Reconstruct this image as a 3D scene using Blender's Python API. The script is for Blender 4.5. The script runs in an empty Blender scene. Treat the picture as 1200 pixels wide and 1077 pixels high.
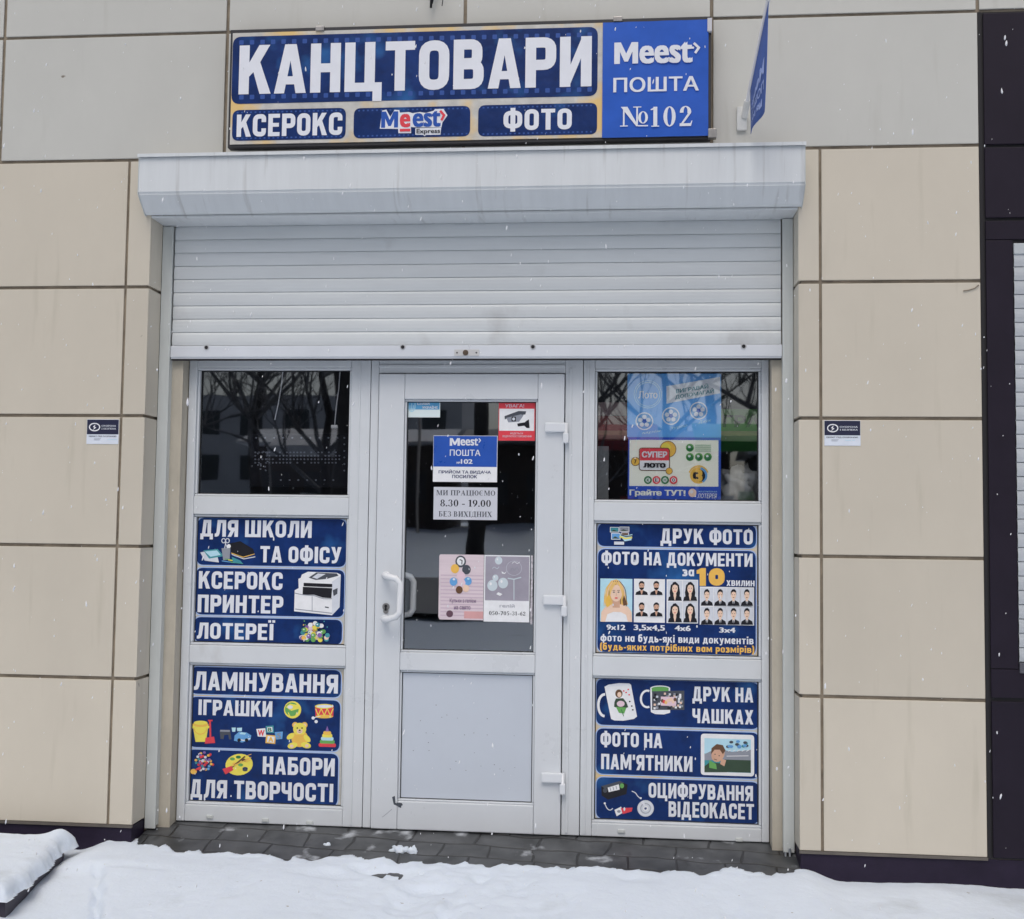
import bpy, bmesh, math, random
import numpy as np
from mathutils import Vector, Matrix
from mathutils.geometry import tessellate_polygon

random.seed(7)
SC = bpy.context.scene
COL = SC.collection
R = math.radians

# ------------------------------------------------------------------ camera
YAW, PITCH, ROLL = -0.0927536, 0.0602136, 0.0125602
CAM = Vector((0.0, -5.07581, 1.305615))
FPX = 1343.29                      # focal length in pixels of a 1200 px wide photograph
_d = Vector((math.sin(YAW)*math.cos(PITCH), math.cos(YAW)*math.cos(PITCH), math.sin(PITCH)))
_r = Vector((math.cos(YAW), -math.sin(YAW), 0))
_u = _r.cross(_d)
_r2 = _r*math.cos(ROLL) + _u*math.sin(ROLL)
_u2 = -_r*math.sin(ROLL) + _u*math.cos(ROLL)
cam_data = bpy.data.cameras.new('camera')
cam_data.sensor_width = 36
cam_data.lens = 36*FPX/1200
cam_data.clip_start = 0.05
cam_data.clip_end = 2000
cam = bpy.data.objects.new('camera', cam_data)
COL.objects.link(cam)
m = Matrix.Identity(4)
for i, v in enumerate((_r2, _u2, -_d)):
    for k in range(3):
        m[k][i] = v[k]
m.translation = CAM
cam.matrix_world = m
SC.camera = cam

# ------------------------------------------------------------------ light: overcast winter day
SUN_EL, SUN_ROT = R(58), R(172)
w = bpy.data.worlds.new('World'); SC.world = w; w.use_nodes = True
nt = w.node_tree
sky = nt.nodes.new('ShaderNodeTexSky'); sky.sky_type = 'NISHITA'; sky.sun_disc = False
sky.sun_elevation = SUN_EL; sky.sun_rotation = SUN_ROT
sky.air_density = 1.0; sky.dust_density = 5.0; sky.ozone_density = 1.0; sky.altitude = 100
hs = nt.nodes.new('ShaderNodeHueSaturation'); hs.inputs['Saturation'].default_value = 0.70
nt.links.new(sky.outputs[0], hs.inputs['Color'])
bg = nt.nodes['Background']; bg.inputs['Strength'].default_value = 0.10
nt.links.new(hs.outputs[0], bg.inputs['Color'])
sd = bpy.data.lights.new('sun', 'SUN'); sd.energy = 0.75; sd.angle = R(35); sd.color = (1, 0.96, 0.9)
sun = bpy.data.objects.new('sun', sd); COL.objects.link(sun)
# the sun stands behind the photographer, a little to the left
sdir = Vector((-0.18, -math.cos(SUN_EL), math.sin(SUN_EL))).normalized()
sun.rotation_euler = sdir.to_track_quat('Z', 'Y').to_euler()
SC.view_settings.view_transform = 'Standard'
SC.view_settings.look = 'None'
SC.view_settings.exposure = 0.10
SC.view_settings.gamma = 1
SC.cycles.max_bounces = 8
SC.cycles.transparent_max_bounces = 16

# ------------------------------------------------------------------ materials
def lin(c):
    c = c/255.0
    return c/12.92 if c <= 0.04045 else ((c+0.055)/1.055)**2.4
def C(r, g, b, k=1.0):
    return (min(lin(r)*k, 0.9), min(lin(g)*k, 0.9), min(lin(b)*k, 0.9))
MATS = {}
def M(name, rgb, rough=0.5, var=0.0, scale=6.0, stretch=(1, 1, 1), bump=0.0, bscale=60.0, metallic=0.0, spec=0.5, var2=0.0, coat=0.0):
    if name in MATS: return MATS[name]
    mt = bpy.data.materials.new(name); mt.use_nodes = True
    n = mt.node_tree.nodes; l = mt.node_tree.links
    b = n['Principled BSDF']
    b.inputs['Base Color'].default_value = (*rgb, 1)
    b.inputs['Roughness'].default_value = rough
    b.inputs['Metallic'].default_value = metallic
    b.inputs['Specular IOR Level'].default_value = spec
    b.inputs['Coat Weight'].default_value = coat
    if var or bump or var2:
        tc = n.new('ShaderNodeTexCoord')
    if var:
        mp = n.new('ShaderNodeMapping'); mp.inputs['Scale'].default_value = stretch
        nz = n.new('ShaderNodeTexNoise'); nz.inputs['Scale'].default_value = scale; nz.inputs['Detail'].default_value = 6
        nz.inputs['Roughness'].default_value = 0.65
        rp = n.new('ShaderNodeValToRGB')
        rp.color_ramp.elements[0].position = 0.3; rp.color_ramp.elements[1].position = 0.7
        rp.color_ramp.elements[0].color = (*[x*(1-var) for x in rgb], 1)
        rp.color_ramp.elements[1].color = (*[min(x*(1+var), 0.95) for x in rgb], 1)
        l.new(tc.outputs['Object'], mp.inputs[0]); l.new(mp.outputs[0], nz.inputs['Vector'])
        l.new(nz.outputs['Fac'], rp.inputs[0]); l.new(rp.outputs[0], b.inputs['Base Color'])
        ml = n.new('ShaderNodeMath'); ml.operation = 'MULTIPLY_ADD'
        ml.inputs[1].default_value = 0.25; ml.inputs[2].default_value = rough-0.12
        l.new(nz.outputs['Fac'], ml.inputs[0]); l.new(ml.outputs[0], b.inputs['Roughness'])
    if bump:
        nb = n.new('ShaderNodeTexNoise'); nb.inputs['Scale'].default_value = bscale; nb.inputs['Detail'].default_value = 5
        bp = n.new('ShaderNodeBump'); bp.inputs['Strength'].default_value = bump; bp.inputs['Distance'].default_value = 0.01
        l.new(tc.outputs['Object'], nb.inputs['Vector']); l.new(nb.outputs['Fac'], bp.inputs['Height'])
        l.new(bp.outputs[0], b.inputs['Normal'])
    MATS[name] = mt
    return mt

def scuff(mt, rgb, scale, lo, hi, stretch, detail=4):
    """adds small irregular marks of colour rgb over whatever colour the material has"""
    n = mt.node_tree.nodes; l = mt.node_tree.links; b = n['Principled BSDF']
    tc = n.new('ShaderNodeTexCoord'); mp = n.new('ShaderNodeMapping'); mp.inputs['Scale'].default_value = stretch
    nz = n.new('ShaderNodeTexNoise'); nz.inputs['Scale'].default_value = scale; nz.inputs['Detail'].default_value = detail
    rp = n.new('ShaderNodeValToRGB'); rp.color_ramp.elements[0].position = lo; rp.color_ramp.elements[1].position = hi
    mx = n.new('ShaderNodeMix'); mx.data_type = 'RGBA'
    l.new(tc.outputs['Object'], mp.inputs[0]); l.new(mp.outputs[0], nz.inputs['Vector']); l.new(nz.outputs['Fac'], rp.inputs[0])
    l.new(rp.outputs[0], mx.inputs['Factor'])
    src = b.inputs['Base Color'].links[0].from_socket if b.inputs['Base Color'].links else None
    if src: l.new(src, mx.inputs['A'])
    else: mx.inputs['A'].default_value = b.inputs['Base Color'].default_value
    mx.inputs['B'].default_value = (*rgb, 1)
    l.new(mx.outputs['Result'], b.inputs['Base Color'])

m_cream = M('cream_cladding', (0.612, 0.560, 0.468), 0.42, 0.05, 1.3, (1, 1, 0.6), 0.03, 8)
scuff(m_cream, (0.46, 0.42, 0.33), 3.0, 0.60, 0.95, (5, 5, 0.5), 8)
m_grey = M('pale_grey_cladding', (0.575, 0.573, 0.535), 0.42, 0.05, 1.3, (1, 1, 0.6), 0.03, 8)
scuff(m_grey, (0.44, 0.43, 0.38), 2.4, 0.6, 0.95, (5, 5, 0.5), 8)
m_joint = M('cladding_joint', (0.27, 0.225, 0.17), 0.8, 0.35, 9)
m_jamb = M('cream_jamb', (0.52, 0.475, 0.39), 0.6, 0.1, 5, (3, 3, 1))
m_plinth = M('dark_plum_plinth', (0.022, 0.016, 0.034), 0.5, 0.2, 6, bump=0.05, spec=.2)
m_plum = M('dark_plum_cladding', (0.017, 0.0125, 0.023), 0.5, 0.15, 3, bump=0.03, bscale=10, spec=.2)
m_black = M('black_gap', (0.012, 0.011, 0.014), 0.7)
m_pvc = M('white_pvc', (0.675, 0.705, 0.735), 0.3, 0.035, 3, (1, 1, 1))
scuff(m_pvc, (0.42, 0.41, 0.40), 5, 0.66, 0.9, (1, 1, 0.6), 8)
m_pvc2 = M('white_pvc_door', (0.675, 0.705, 0.74), 0.3, 0.03, 3)
scuff(m_pvc2, (0.45, 0.45, 0.46), 5, 0.66, 0.92, (1, 1, 0.6), 8)
m_panel = M('door_infill', (0.57, 0.617, 0.69), 0.32, 0.03, 2)
m_shut = M('shutter_white', (0.66, 0.69, 0.705), 0.38, 0.05, 2.2, (0.6, 1, 3))
scuff(m_shut, (0.42, 0.42, 0.42), 4, 0.62, 0.95, (1.2, 1, 1), 8)
m_box = M('shutter_box_white', (0.69, 0.72, 0.74), 0.33, 0.04, 3, (6, 1, 0.5))
scuff(m_box, (0.40, 0.40, 0.39), 3.2, 0.58, 0.85, (9, 1, 0.5), 8)
m_rail = M('shutter_rail', (0.60, 0.63, 0.62), 0.4, 0.08, 3, (4, 4, 0.6))
m_gasket = M('black_gasket', (0.02, 0.02, 0.022), 0.6)
m_steel = M('steel', (0.35, 0.34, 0.33), 0.35, 0.2, 20, metallic=0.9)
m_dark = M('dark_metal', (0.03, 0.03, 0.035), 0.5, 0.2, 10)
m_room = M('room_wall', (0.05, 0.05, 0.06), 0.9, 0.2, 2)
m_wood = M('shelf_wood', (0.34, 0.24, 0.13), 0.55, 0.25, 6, (1, 8, 8))

# every cassette has its own slight tone
for mt in (m_cream, m_grey):
    n = mt.node_tree.nodes; l = mt.node_tree.links; b = n['Principled BSDF']
    oi = n.new('ShaderNodeObjectInfo'); mr_ = n.new('ShaderNodeMapRange'); mr_.inputs['To Min'].default_value = .955; mr_.inputs['To Max'].default_value = 1.045
    hv = n.new('ShaderNodeHueSaturation'); src = b.inputs['Base Color'].links[0].from_socket
    l.new(oi.outputs['Random'], mr_.inputs['Value']); l.new(mr_.outputs['Result'], hv.inputs['Value']); l.new(src, hv.inputs['Color']); l.new(hv.outputs['Color'], b.inputs['Base Color'])
    scuff(mt, (0.20, 0.17, 0.13), 9, .745, .77, (1, 1, 1), 3)
# glass: double glazing, mirror-like part by Fresnel
m_glass = bpy.data.materials.new('window_glass'); m_glass.use_nodes = True
n = m_glass.node_tree.nodes; l = m_glass.node_tree.links
n.remove(n['Principled BSDF'])
tr = n.new('ShaderNodeBsdfTransparent'); tr.inputs[0].default_value = (0.96, 0.975, 0.98, 1)
gl = n.new('ShaderNodeBsdfGlossy'); gl.inputs['Roughness'].default_value = 0.016; gl.inputs['Color'].default_value = (0.90, 0.95, 1, 1)
fr = n.new('ShaderNodeFresnel'); fr.inputs['IOR'].default_value = 2.4
mx = n.new('ShaderNodeMixShader')
tcg = n.new('ShaderNodeTexCoord'); nzg = n.new('ShaderNodeTexNoise'); nzg.inputs['Scale'].default_value = 1.6
bpg = n.new('ShaderNodeBump'); bpg.inputs['Strength'].default_value = 0.03; bpg.inputs['Distance'].default_value = 0.02
# seen from behind the node turns the ratio over, so feed it the inverse there: the pane acts alike from both sides
gg = n.new('ShaderNodeNewGeometry'); ir = n.new('ShaderNodeMix'); ir.inputs['A'].default_value = 3.2; ir.inputs['B'].default_value = 1/3.2
l.new(gg.outputs['Backfacing'], ir.inputs['Factor']); l.new(ir.outputs['Result'], fr.inputs['IOR'])
l.new(tcg.outputs['Object'], nzg.inputs['Vector']); l.new(nzg.outputs['Fac'], bpg.inputs['Height']); l.new(bpg.outputs[0], gl.inputs['Normal'])
l.new(fr.outputs[0], mx.inputs[0]); l.new(tr.outputs[0], mx.inputs[1]); l.new(gl.outputs[0], mx.inputs[2])
l.new(mx.outputs[0], n['Material Output'].inputs[0])

# printed vinyl colours
PK = 1.42
def ink(name, r, g, b, var=0.05, rough=0.35):
    return M('print_'+name, C(r, g, b, PK), rough, var, 30, spec=.3)
navy = M('print_navy', C(11, 40, 92, 1.3), 0.36, 0.30, 9, bump=.25, bscale=14, spec=.25)
scuff(navy, C(38, 92, 150, 1.3), 6, 0.58, 0.85, (1, 1, 1), 3)
navy2 = ink('navy_light', 44, 72, 134)
royal = M('print_royal', C(32, 78, 164, PK), 0.4, 0.08, 10, spec=.3)
pline = ink('line_blue', 150, 170, 205)
pw = M('print_white', (0.80, 0.82, 0.88), 0.4, 0.03, 12)
paper = ink('paper', 205, 206, 214)
pcream = M('print_cream', C(172, 170, 165, PK), 0.4, 0.15, 16)
scuff(pcream, C(198, 168, 110, PK), 5, 0.52, 0.66, (1, 1, 1), 3)
porange = ink('orange', 222, 165, 80)
pgold = ink('gold', 214, 168, 76)
pred = ink('red', 196, 62, 72)
pyel = ink('yellow', 214, 196, 82)
pgreen = ink('green', 92, 148, 80)
pdgreen = ink('dark_green', 40, 105, 62)
pblack = ink('black', 26, 26, 32)
pgrey = ink('grey', 128, 132, 142)
plgrey = ink('light_grey', 186, 190, 198)
pdgrey = ink('dark_grey', 66, 70, 78)
pskin = ink('skin', 212, 180, 160)
pskin2 = ink('skin_tan', 184, 146, 124)
pblond = ink('blond', 206, 170, 105)
pbrown = ink('brown', 92, 66, 48)
psky = ink('sky_blue', 92, 144, 192)
plsky = ink('pale_blue', 160, 195, 225)
ppink = ink('pink', 200, 176, 186)
ppurple = ink('purple', 120, 90, 150)
pteal = ink('teal', 60, 130, 140)
pforest = ink('forest', 50, 68, 54)

# ------------------------------------------------------------------ building helpers
def back(px, py, Y):
    v = _d + _r2*((px-600)/FPX) - _u2*((py-538.5)/FPX)
    t = (Y-CAM.y)/v.y
    p = CAM + v*t
    return p.x, p.z
def rect4(c, Y):
    """measured corners TL TR BL BR of an upright rectangle on the plane y=Y -> x0,x1,z0,z1"""
    P = [back(a, b, Y) for a, b in c]
    return (P[0][0]+P[2][0])/2, (P[1][0]+P[3][0])/2, (P[2][1]+P[3][1])/2, (P[0][1]+P[1][1])/2

def link(name, bm, mats, parent=None, smooth=False):
    me = bpy.data.meshes.new(name)
    bm.to_mesh(me); bm.free()
    if not isinstance(mats, (list, tuple)): mats = [mats]
    for mt in mats: me.materials.append(mt)
    if smooth:
        for p in me.polygons: p.use_smooth = True
    o = bpy.data.objects.new(name, me); COL.objects.link(o)
    if parent:
        o.parent = parent
        o.matrix_parent_inverse = Matrix.Translation(-world_loc(parent))
    return o
def world_loc(o):
    v = Vector(o.location)
    return v
def empty(name, loc=(0, 0, 0), parent=None):
    o = bpy.data.objects.new(name, None); o.location = loc; o.empty_display_size = 0.1; COL.objects.link(o)
    return o
def tag(o, label=None, cat=None, group=None, kind=None):
    if label: o['label'] = label
    if cat: o['category'] = cat
    if group: o['group'] = group
    if kind: o['kind'] = kind
    return o
def box(bm, x0, x1, y0, y1, z0, z1, bev=0.0, mi=0):
    g = bmesh.ops.create_cube(bm, size=1)
    vs = g['verts']
    bmesh.ops.scale(bm, verts=vs, vec=(x1-x0, y1-y0, z1-z0))
    bmesh.ops.translate(bm, verts=vs, vec=((x0+x1)/2, (y0+y1)/2, (z0+z1)/2))
    fs = {f for v in vs for f in v.link_faces}
    for f in fs: f.material_index = mi
    if bev:
        es = list({e for v in vs for e in v.link_edges})
        r = bmesh.ops.bevel(bm, geom=es, offset=bev, segments=2, profile=0.6, affect='EDGES')
        for f in r['faces']: f.material_index = mi
def boxo(name, b, mat, parent=None, bev=0.0):
    bm = bmesh.new(); box(bm, *b, bev=bev)
    return link(name, bm, mat, parent)
def prism(bm, prof, x0, x1, mi=0):
    """profile in (y,z), closed, extruded along x"""
    a = [bm.verts.new((x0, y, z)) for y, z in prof]; b = [bm.verts.new((x1, y, z)) for y, z in prof]
    k = len(prof)
    fs = [bm.faces.new((a[i], a[(i+1) % k], b[(i+1) % k], b[i])) for i in range(k)]
    fs += [bm.faces.new(list(reversed(a))), bm.faces.new(b)]
    for f in fs: f.material_index = mi
    bmesh.ops.recalc_face_normals(bm, faces=fs)
def tube(bm, pts, r, seg=8, mi=0, cap=True):
    pts = [Vector(p) for p in pts]
    rs = r if isinstance(r, (list, tuple)) else [r]*len(pts)
    rings = []
    ref = Vector((0.31, 0.22, 0.93))
    for i, p in enumerate(pts):
        t = (pts[min(i+1, len(pts)-1)] - pts[max(i-1, 0)]).normalized()
        if abs(t.dot(ref)) > 0.95: ref = Vector((1, 0.1, 0))
        a = t.cross(ref).normalized(); b = t.cross(a)
        rings.append([bm.verts.new(p + (a*math.cos(k*2*math.pi/seg) + b*math.sin(k*2*math.pi/seg))*rs[i]) for k in range(seg)])
    for i in range(len(rings)-1):
        for k in range(seg):
            f = bm.faces.new((rings[i][k], rings[i][(k+1) % seg], rings[i+1][(k+1) % seg], rings[i+1][k])); f.material_index = mi; f.smooth = True
    if cap:
        for rg in (rings[0], rings[-1]):
            f = bm.faces.new(rg); f.material_index = mi
def disc(bm, c, r, y0, y1, seg=20, mi=0):
    """short cylinder whose axis is y"""
    a = [bm.verts.new((c[0]+r*math.cos(k*2*math.pi/seg), y0, c[1]+r*math.sin(k*2*math.pi/seg))) for k in range(seg)]
    b = [bm.verts.new((v.co.x, y1, v.co.z)) for v in a]
    fs = [bm.faces.new(a), bm.faces.new(b)]
    for k in range(seg): fs.append(bm.faces.new((a[k], a[(k+1) % seg], b[(k+1) % seg], b[k])))
    for f in fs: f.material_index = mi
    bmesh.ops.recalc_face_normals(bm, faces=fs)

# ------------------------------------------------------------------ lettering
def round_path(pts, r, closed=False, seg=5):
    out = []; nP = len(pts)
    for i, p in enumerate(pts):
        if (not closed and i in (0, nP-1)) or r <= 0:
            out.append(p); continue
        a = Vector(pts[(i-1) % nP]); b = Vector(p); c = Vector(pts[(i+1) % nP])
        ra = min(r, (a-b).length*0.5, (c-b).length*0.5)
        s = b + (a-b).normalized()*ra; e = b + (c-b).normalized()*ra
        for k in range(seg+1):
            t = k/seg
            q = s*(1-t)**2 + b*2*t*(1-t) + e*t**2
            out.append((q.x, q.y))
    res = []
    for q in out:
        if not res or (q[0]-res[-1][0])**2+(q[1]-res[-1][1])**2 > 1e-10: res.append(q)
    if closed and (res[0][0]-res[-1][0])**2+(res[0][1]-res[-1][1])**2 < 1e-10: res.pop()
    return res
def stroke(pts, t, closed=False, t2=None):
    """polyline of thickness t -> list of quads (t2: thickness of horizontal runs)"""
    n_ = len(pts); P = [Vector(p) for p in pts]
    Ls, Rs = [], []
    for i in range(n_):
        if closed or 0 < i < n_-1:
            d0 = (P[i]-P[i-1]).normalized(); d1 = (P[(i+1) % n_]-P[i]).normalized()
        elif i == 0: d0 = d1 = (P[1]-P[0]).normalized()
        else: d0 = d1 = (P[-1]-P[-2]).normalized()
        tt = d0+d1
        if tt.length < 1e-6: tt = d1
        tt.normalize(); nn = Vector((-tt.y, tt.x)); cs = max(0.5, nn.dot(Vector((-d1.y, d1.x))))
        th = t if t2 is None else t*abs(tt.y)+t2*abs(tt.x)
        o = nn*(th/2/cs)
        Ls.append(P[i]+o); Rs.append(P[i]-o)
    q = []
    for i in range(n_ if closed else n_-1):
        j = (i+1) % n_
        q.append([tuple(Ls[i]), tuple(Rs[i]), tuple(Rs[j]), tuple(Ls[j])])
    return q
def rc(x0, y0, x1, y1): return [[(x0, y0), (x1, y0), (x1, y1), (x0, y1)]]
T_ = 0.205
def S(pts, r=0.2, closed=False): return stroke(round_path(pts, r, closed), T_, closed)
L0, R0, TT, BB = 0.1, 0.49, 0.898, 0.102
ring = S([(L0, BB), (R0, BB), (R0, TT), (L0, TT)], 0.22, True)
bowlP = S([(L0+.1, TT), (R0, TT), (R0, 0.45), (L0+.1, 0.45)], 0.2)
GL = {   # condensed bold capitals: (width, groups of polygons; each group lies on a layer of its own)
 'К': (.63, [rc(0, 0, .205, 1), [[(.19, .34), (.34, .50), (.62, 1), (.40, 1), (.19, .62)]], [[(.27, .52), (.42, .66), (.65, 0), (.425, 0)]]]),
 'А': (.64, [[[(0, 0), (.205, 0), (.34, .78), (.34, 1), (.205, 1)]], [[(.435, 0), (.64, 0), (.435, 1), (.30, 1), (.30, .78)]], rc(.15, .18, .49, .345)]),
 'Н': (.6, [rc(0, 0, .205, 1), rc(.395, 0, .6, 1), rc(.2, .41, .4, .59)]),
 'Ц': (.72, [rc(0, 0, .205, 1), rc(.395, 0, .6, 1), rc(.2, 0, .4, .18), rc(.56, -.2, .74, .18)]),
 'Т': (.58, [rc(0, .82, .58, 1), rc(.1875, 0, .3925, .83)]),
 'О': (.59, [ring]),
 'В': (.59, [rc(0, 0, .205, 1), S([(.19, TT), (.46, TT), (.46, .52), (.19, .52)], .19), S([(.19, .50), (.49, .50), (.49, BB), (.19, BB)], .2)]),
 'Р': (.58, [rc(0, 0, .205, 1), bowlP]),
 'И': (.61, [rc(0, 0, .205, 1), rc(.405, 0, .61, 1), [[(.19, .02), (.19, .40), (.42, .98), (.42, .60)]]]),
 'С': (.59, [S([(R0, .64), (R0, TT), (L0, TT), (L0, BB), (R0, BB), (R0, .36)], .22)]),
 'Е': (.52, [rc(0, 0, .205, 1), rc(.2, .82, .52, 1), rc(.2, .42, .48, .59), rc(.2, 0, .52, .18)]),
 'Ф': (.78, [S([(.1, .2), (.68, .2), (.68, .84), (.1, .84)], .22, True), rc(.2875, -.06, .4925, 1.08)]),
 'Д': (.72, [[[(.09, .15), (.28, .15), (.35, .85), (.35, 1), (.17, 1)]], rc(.3, .82, .5, 1), rc(.40, .15, .605, 1), rc(0, 0, .72, .18), rc(0, -.17, .18, .02), rc(.54, -.17, .72, .02)]),
 'Л': (.64, [[[(0, 0), (.12, 0), (.22, .05), (.28, .2), (.35, .84), (.35, 1), (.15, 1), (.10, .3), (.07, .2), (0, .18)]], rc(.3, .82, .5, 1), rc(.435, 0, .64, 1)]),
 'Я': (.59, [rc(.385, 0, .59, 1), S([(.4, TT), (.1, TT), (.1, .45), (.4, .45)], .2), [[(0, 0), (.21, 0), (.41, .44), (.20, .44)]]]),
 'Ш': (.9, [rc(0, 0, .205, 1), rc(.3475, 0, .5525, 1), rc(.695, 0, .9, 1), rc(.2, 0, .7, .18)]),
 'У': (.61, [[[(0, 1), (.215, 1), (.36, .46), (.27, .24)]], [[(.61, 1), (.395, 1), (.25, .30), (.21, .2), (.15, .18), (.05, .18), (.05, 0), (.18, 0), (.32, .05), (.40, .2)]]]),
 'І': (.205, [rc(0, 0, .205, 1)]),
 'Ї': (.26, [rc(.03, 0, .235, 1), rc(-.06, 1.08, .1, 1.23), rc(.165, 1.08, .325, 1.23)]),
 'П': (.6, [rc(0, 0, .205, 1), rc(.395, 0, .6, 1), rc(.2, .82, .4, 1)]),
 'М': (.8, [rc(0, 0, .19, 1), rc(.61, 0, .8, 1), [[(.05, 1), (.22, 1), (.46, .30), (.40, .10), (.34, .10)]], [[(.75, 1), (.58, 1), (.34, .30), (.40, .10), (.46, .10)]]]),
 'Г': (.5, [rc(0, 0, .205, 1), rc(.2, .82, .5, 1)]),
 'Б': (.59, [rc(0, 0, .205, 1), rc(.2, .82, .54, 1), S([(.19, .54), (.49, .54), (.49, BB), (.19, BB)], .2)]),
 'Ч': (.58, [rc(.375, 0, .58, 1), S([(.1, 1), (.1, .46), (.4, .46)], .2)]),
 'Х': (.62, [[[(0, 1), (.215, 1), (.62, 0), (.405, 0)]], [[(.62, 1), (.405, 1), (0, 0), (.215, 0)]]]),
 "'": (.17, [rc(0, .66, .17, 1)]),
}
# lower case: mostly the capitals at x-height
def _sc(ch, ky, dy=0.0): return (GL[ch][0]*.92, [[[(a*.92, b*ky+dy) for a, b in P] for P in grp] for grp in GL[ch][1]])
GW = {c.lower(): _sc(c, .72) for c in 'ВИКМНОПТХЛДЯ'}
GW['р'] = _sc('Р', .95, -.23); GW['у'] = _sc('У', .95, -.23)
_xr = lambda top: [S([(.1, .09), (.44, .09), (.44, top-.09), (.1, top-.09)], .2, True)]
GW['а'] = (.54, _xr(.72) + [rc(.34, 0, .54, .72)])
GW['е'] = (.54, [S([(.12, .36), (.44, .36), (.44, .63), (.1, .63), (.1, .09), (.5, .09)], .16)])
GW['б'] = (.54, _xr(.70) + [S([(.1, .4), (.1, .9), (.5, .92)], .22)])
GW['ь'] = (.52, [rc(0, 0, .2, .72), S([(.1, .40), (.42, .40), (.42, .09), (.1, .09)], .16)])
GW['з'] = (.5, [S([(.02, .63), (.38, .63), (.38, .38), (.14, .38)], .16), S([(.14, .36), (.40, .36), (.40, .09), (.0, .09)], .16)])
GW['і'] = (.2, [rc(0, 0, .2, .72), rc(0, .82, .2, 1)])
GW['ф'] = (.8, [S([(.1, .09), (.7, .09), (.7, .63), (.1, .63)], .26, True), rc(.3, -.22, .5, .95)])
GW['-'] = (.3, [rc(0, .28, .3, .45)])
GW['('] = (.26, [S([(.24, 1.05), (.1, .8), (.1, .05), (.24, -.2)], .2)]); GW[')'] = (.26, [S([(.02, 1.05), (.16, .8), (.16, .05), (.02, -.2)], .2)])
# serif figures and letters: thick uprights, thin level strokes, slab feet
def stm(x, y0=0, y1=1, w_=.16, both=True):
    g = rc(x, y0, x+w_, y1)
    g += [[(x-.08, y0), (x+w_+.08, y0), (x+w_+.08, y0+.05), (x-.08, y0+.05)]]
    if both: g += [[(x-.08, y1-.05), (x+w_+.08, y1-.05), (x+w_+.08, y1), (x-.08, y1)]]
    return [g[:1], g[1:]]
def ell(cx, cy, rx, ry, t, t2, k=20, a0=0, a1=360):
    n_ = k; out = []
    full = (a1-a0) >= 360
    A = [R(a0+(a1-a0)*i/n_) for i in range(n_+1)]
    for i in range(n_):
        q = []
        for a, o in ((A[i], 1), (A[i], 0), (A[i+1], 0), (A[i+1], 1)):
            q.append((cx+(rx-(0 if o else t))*math.cos(a), cy+(ry-(0 if o else t2))*math.sin(a)))
        out.append(q)
    return out
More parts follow.
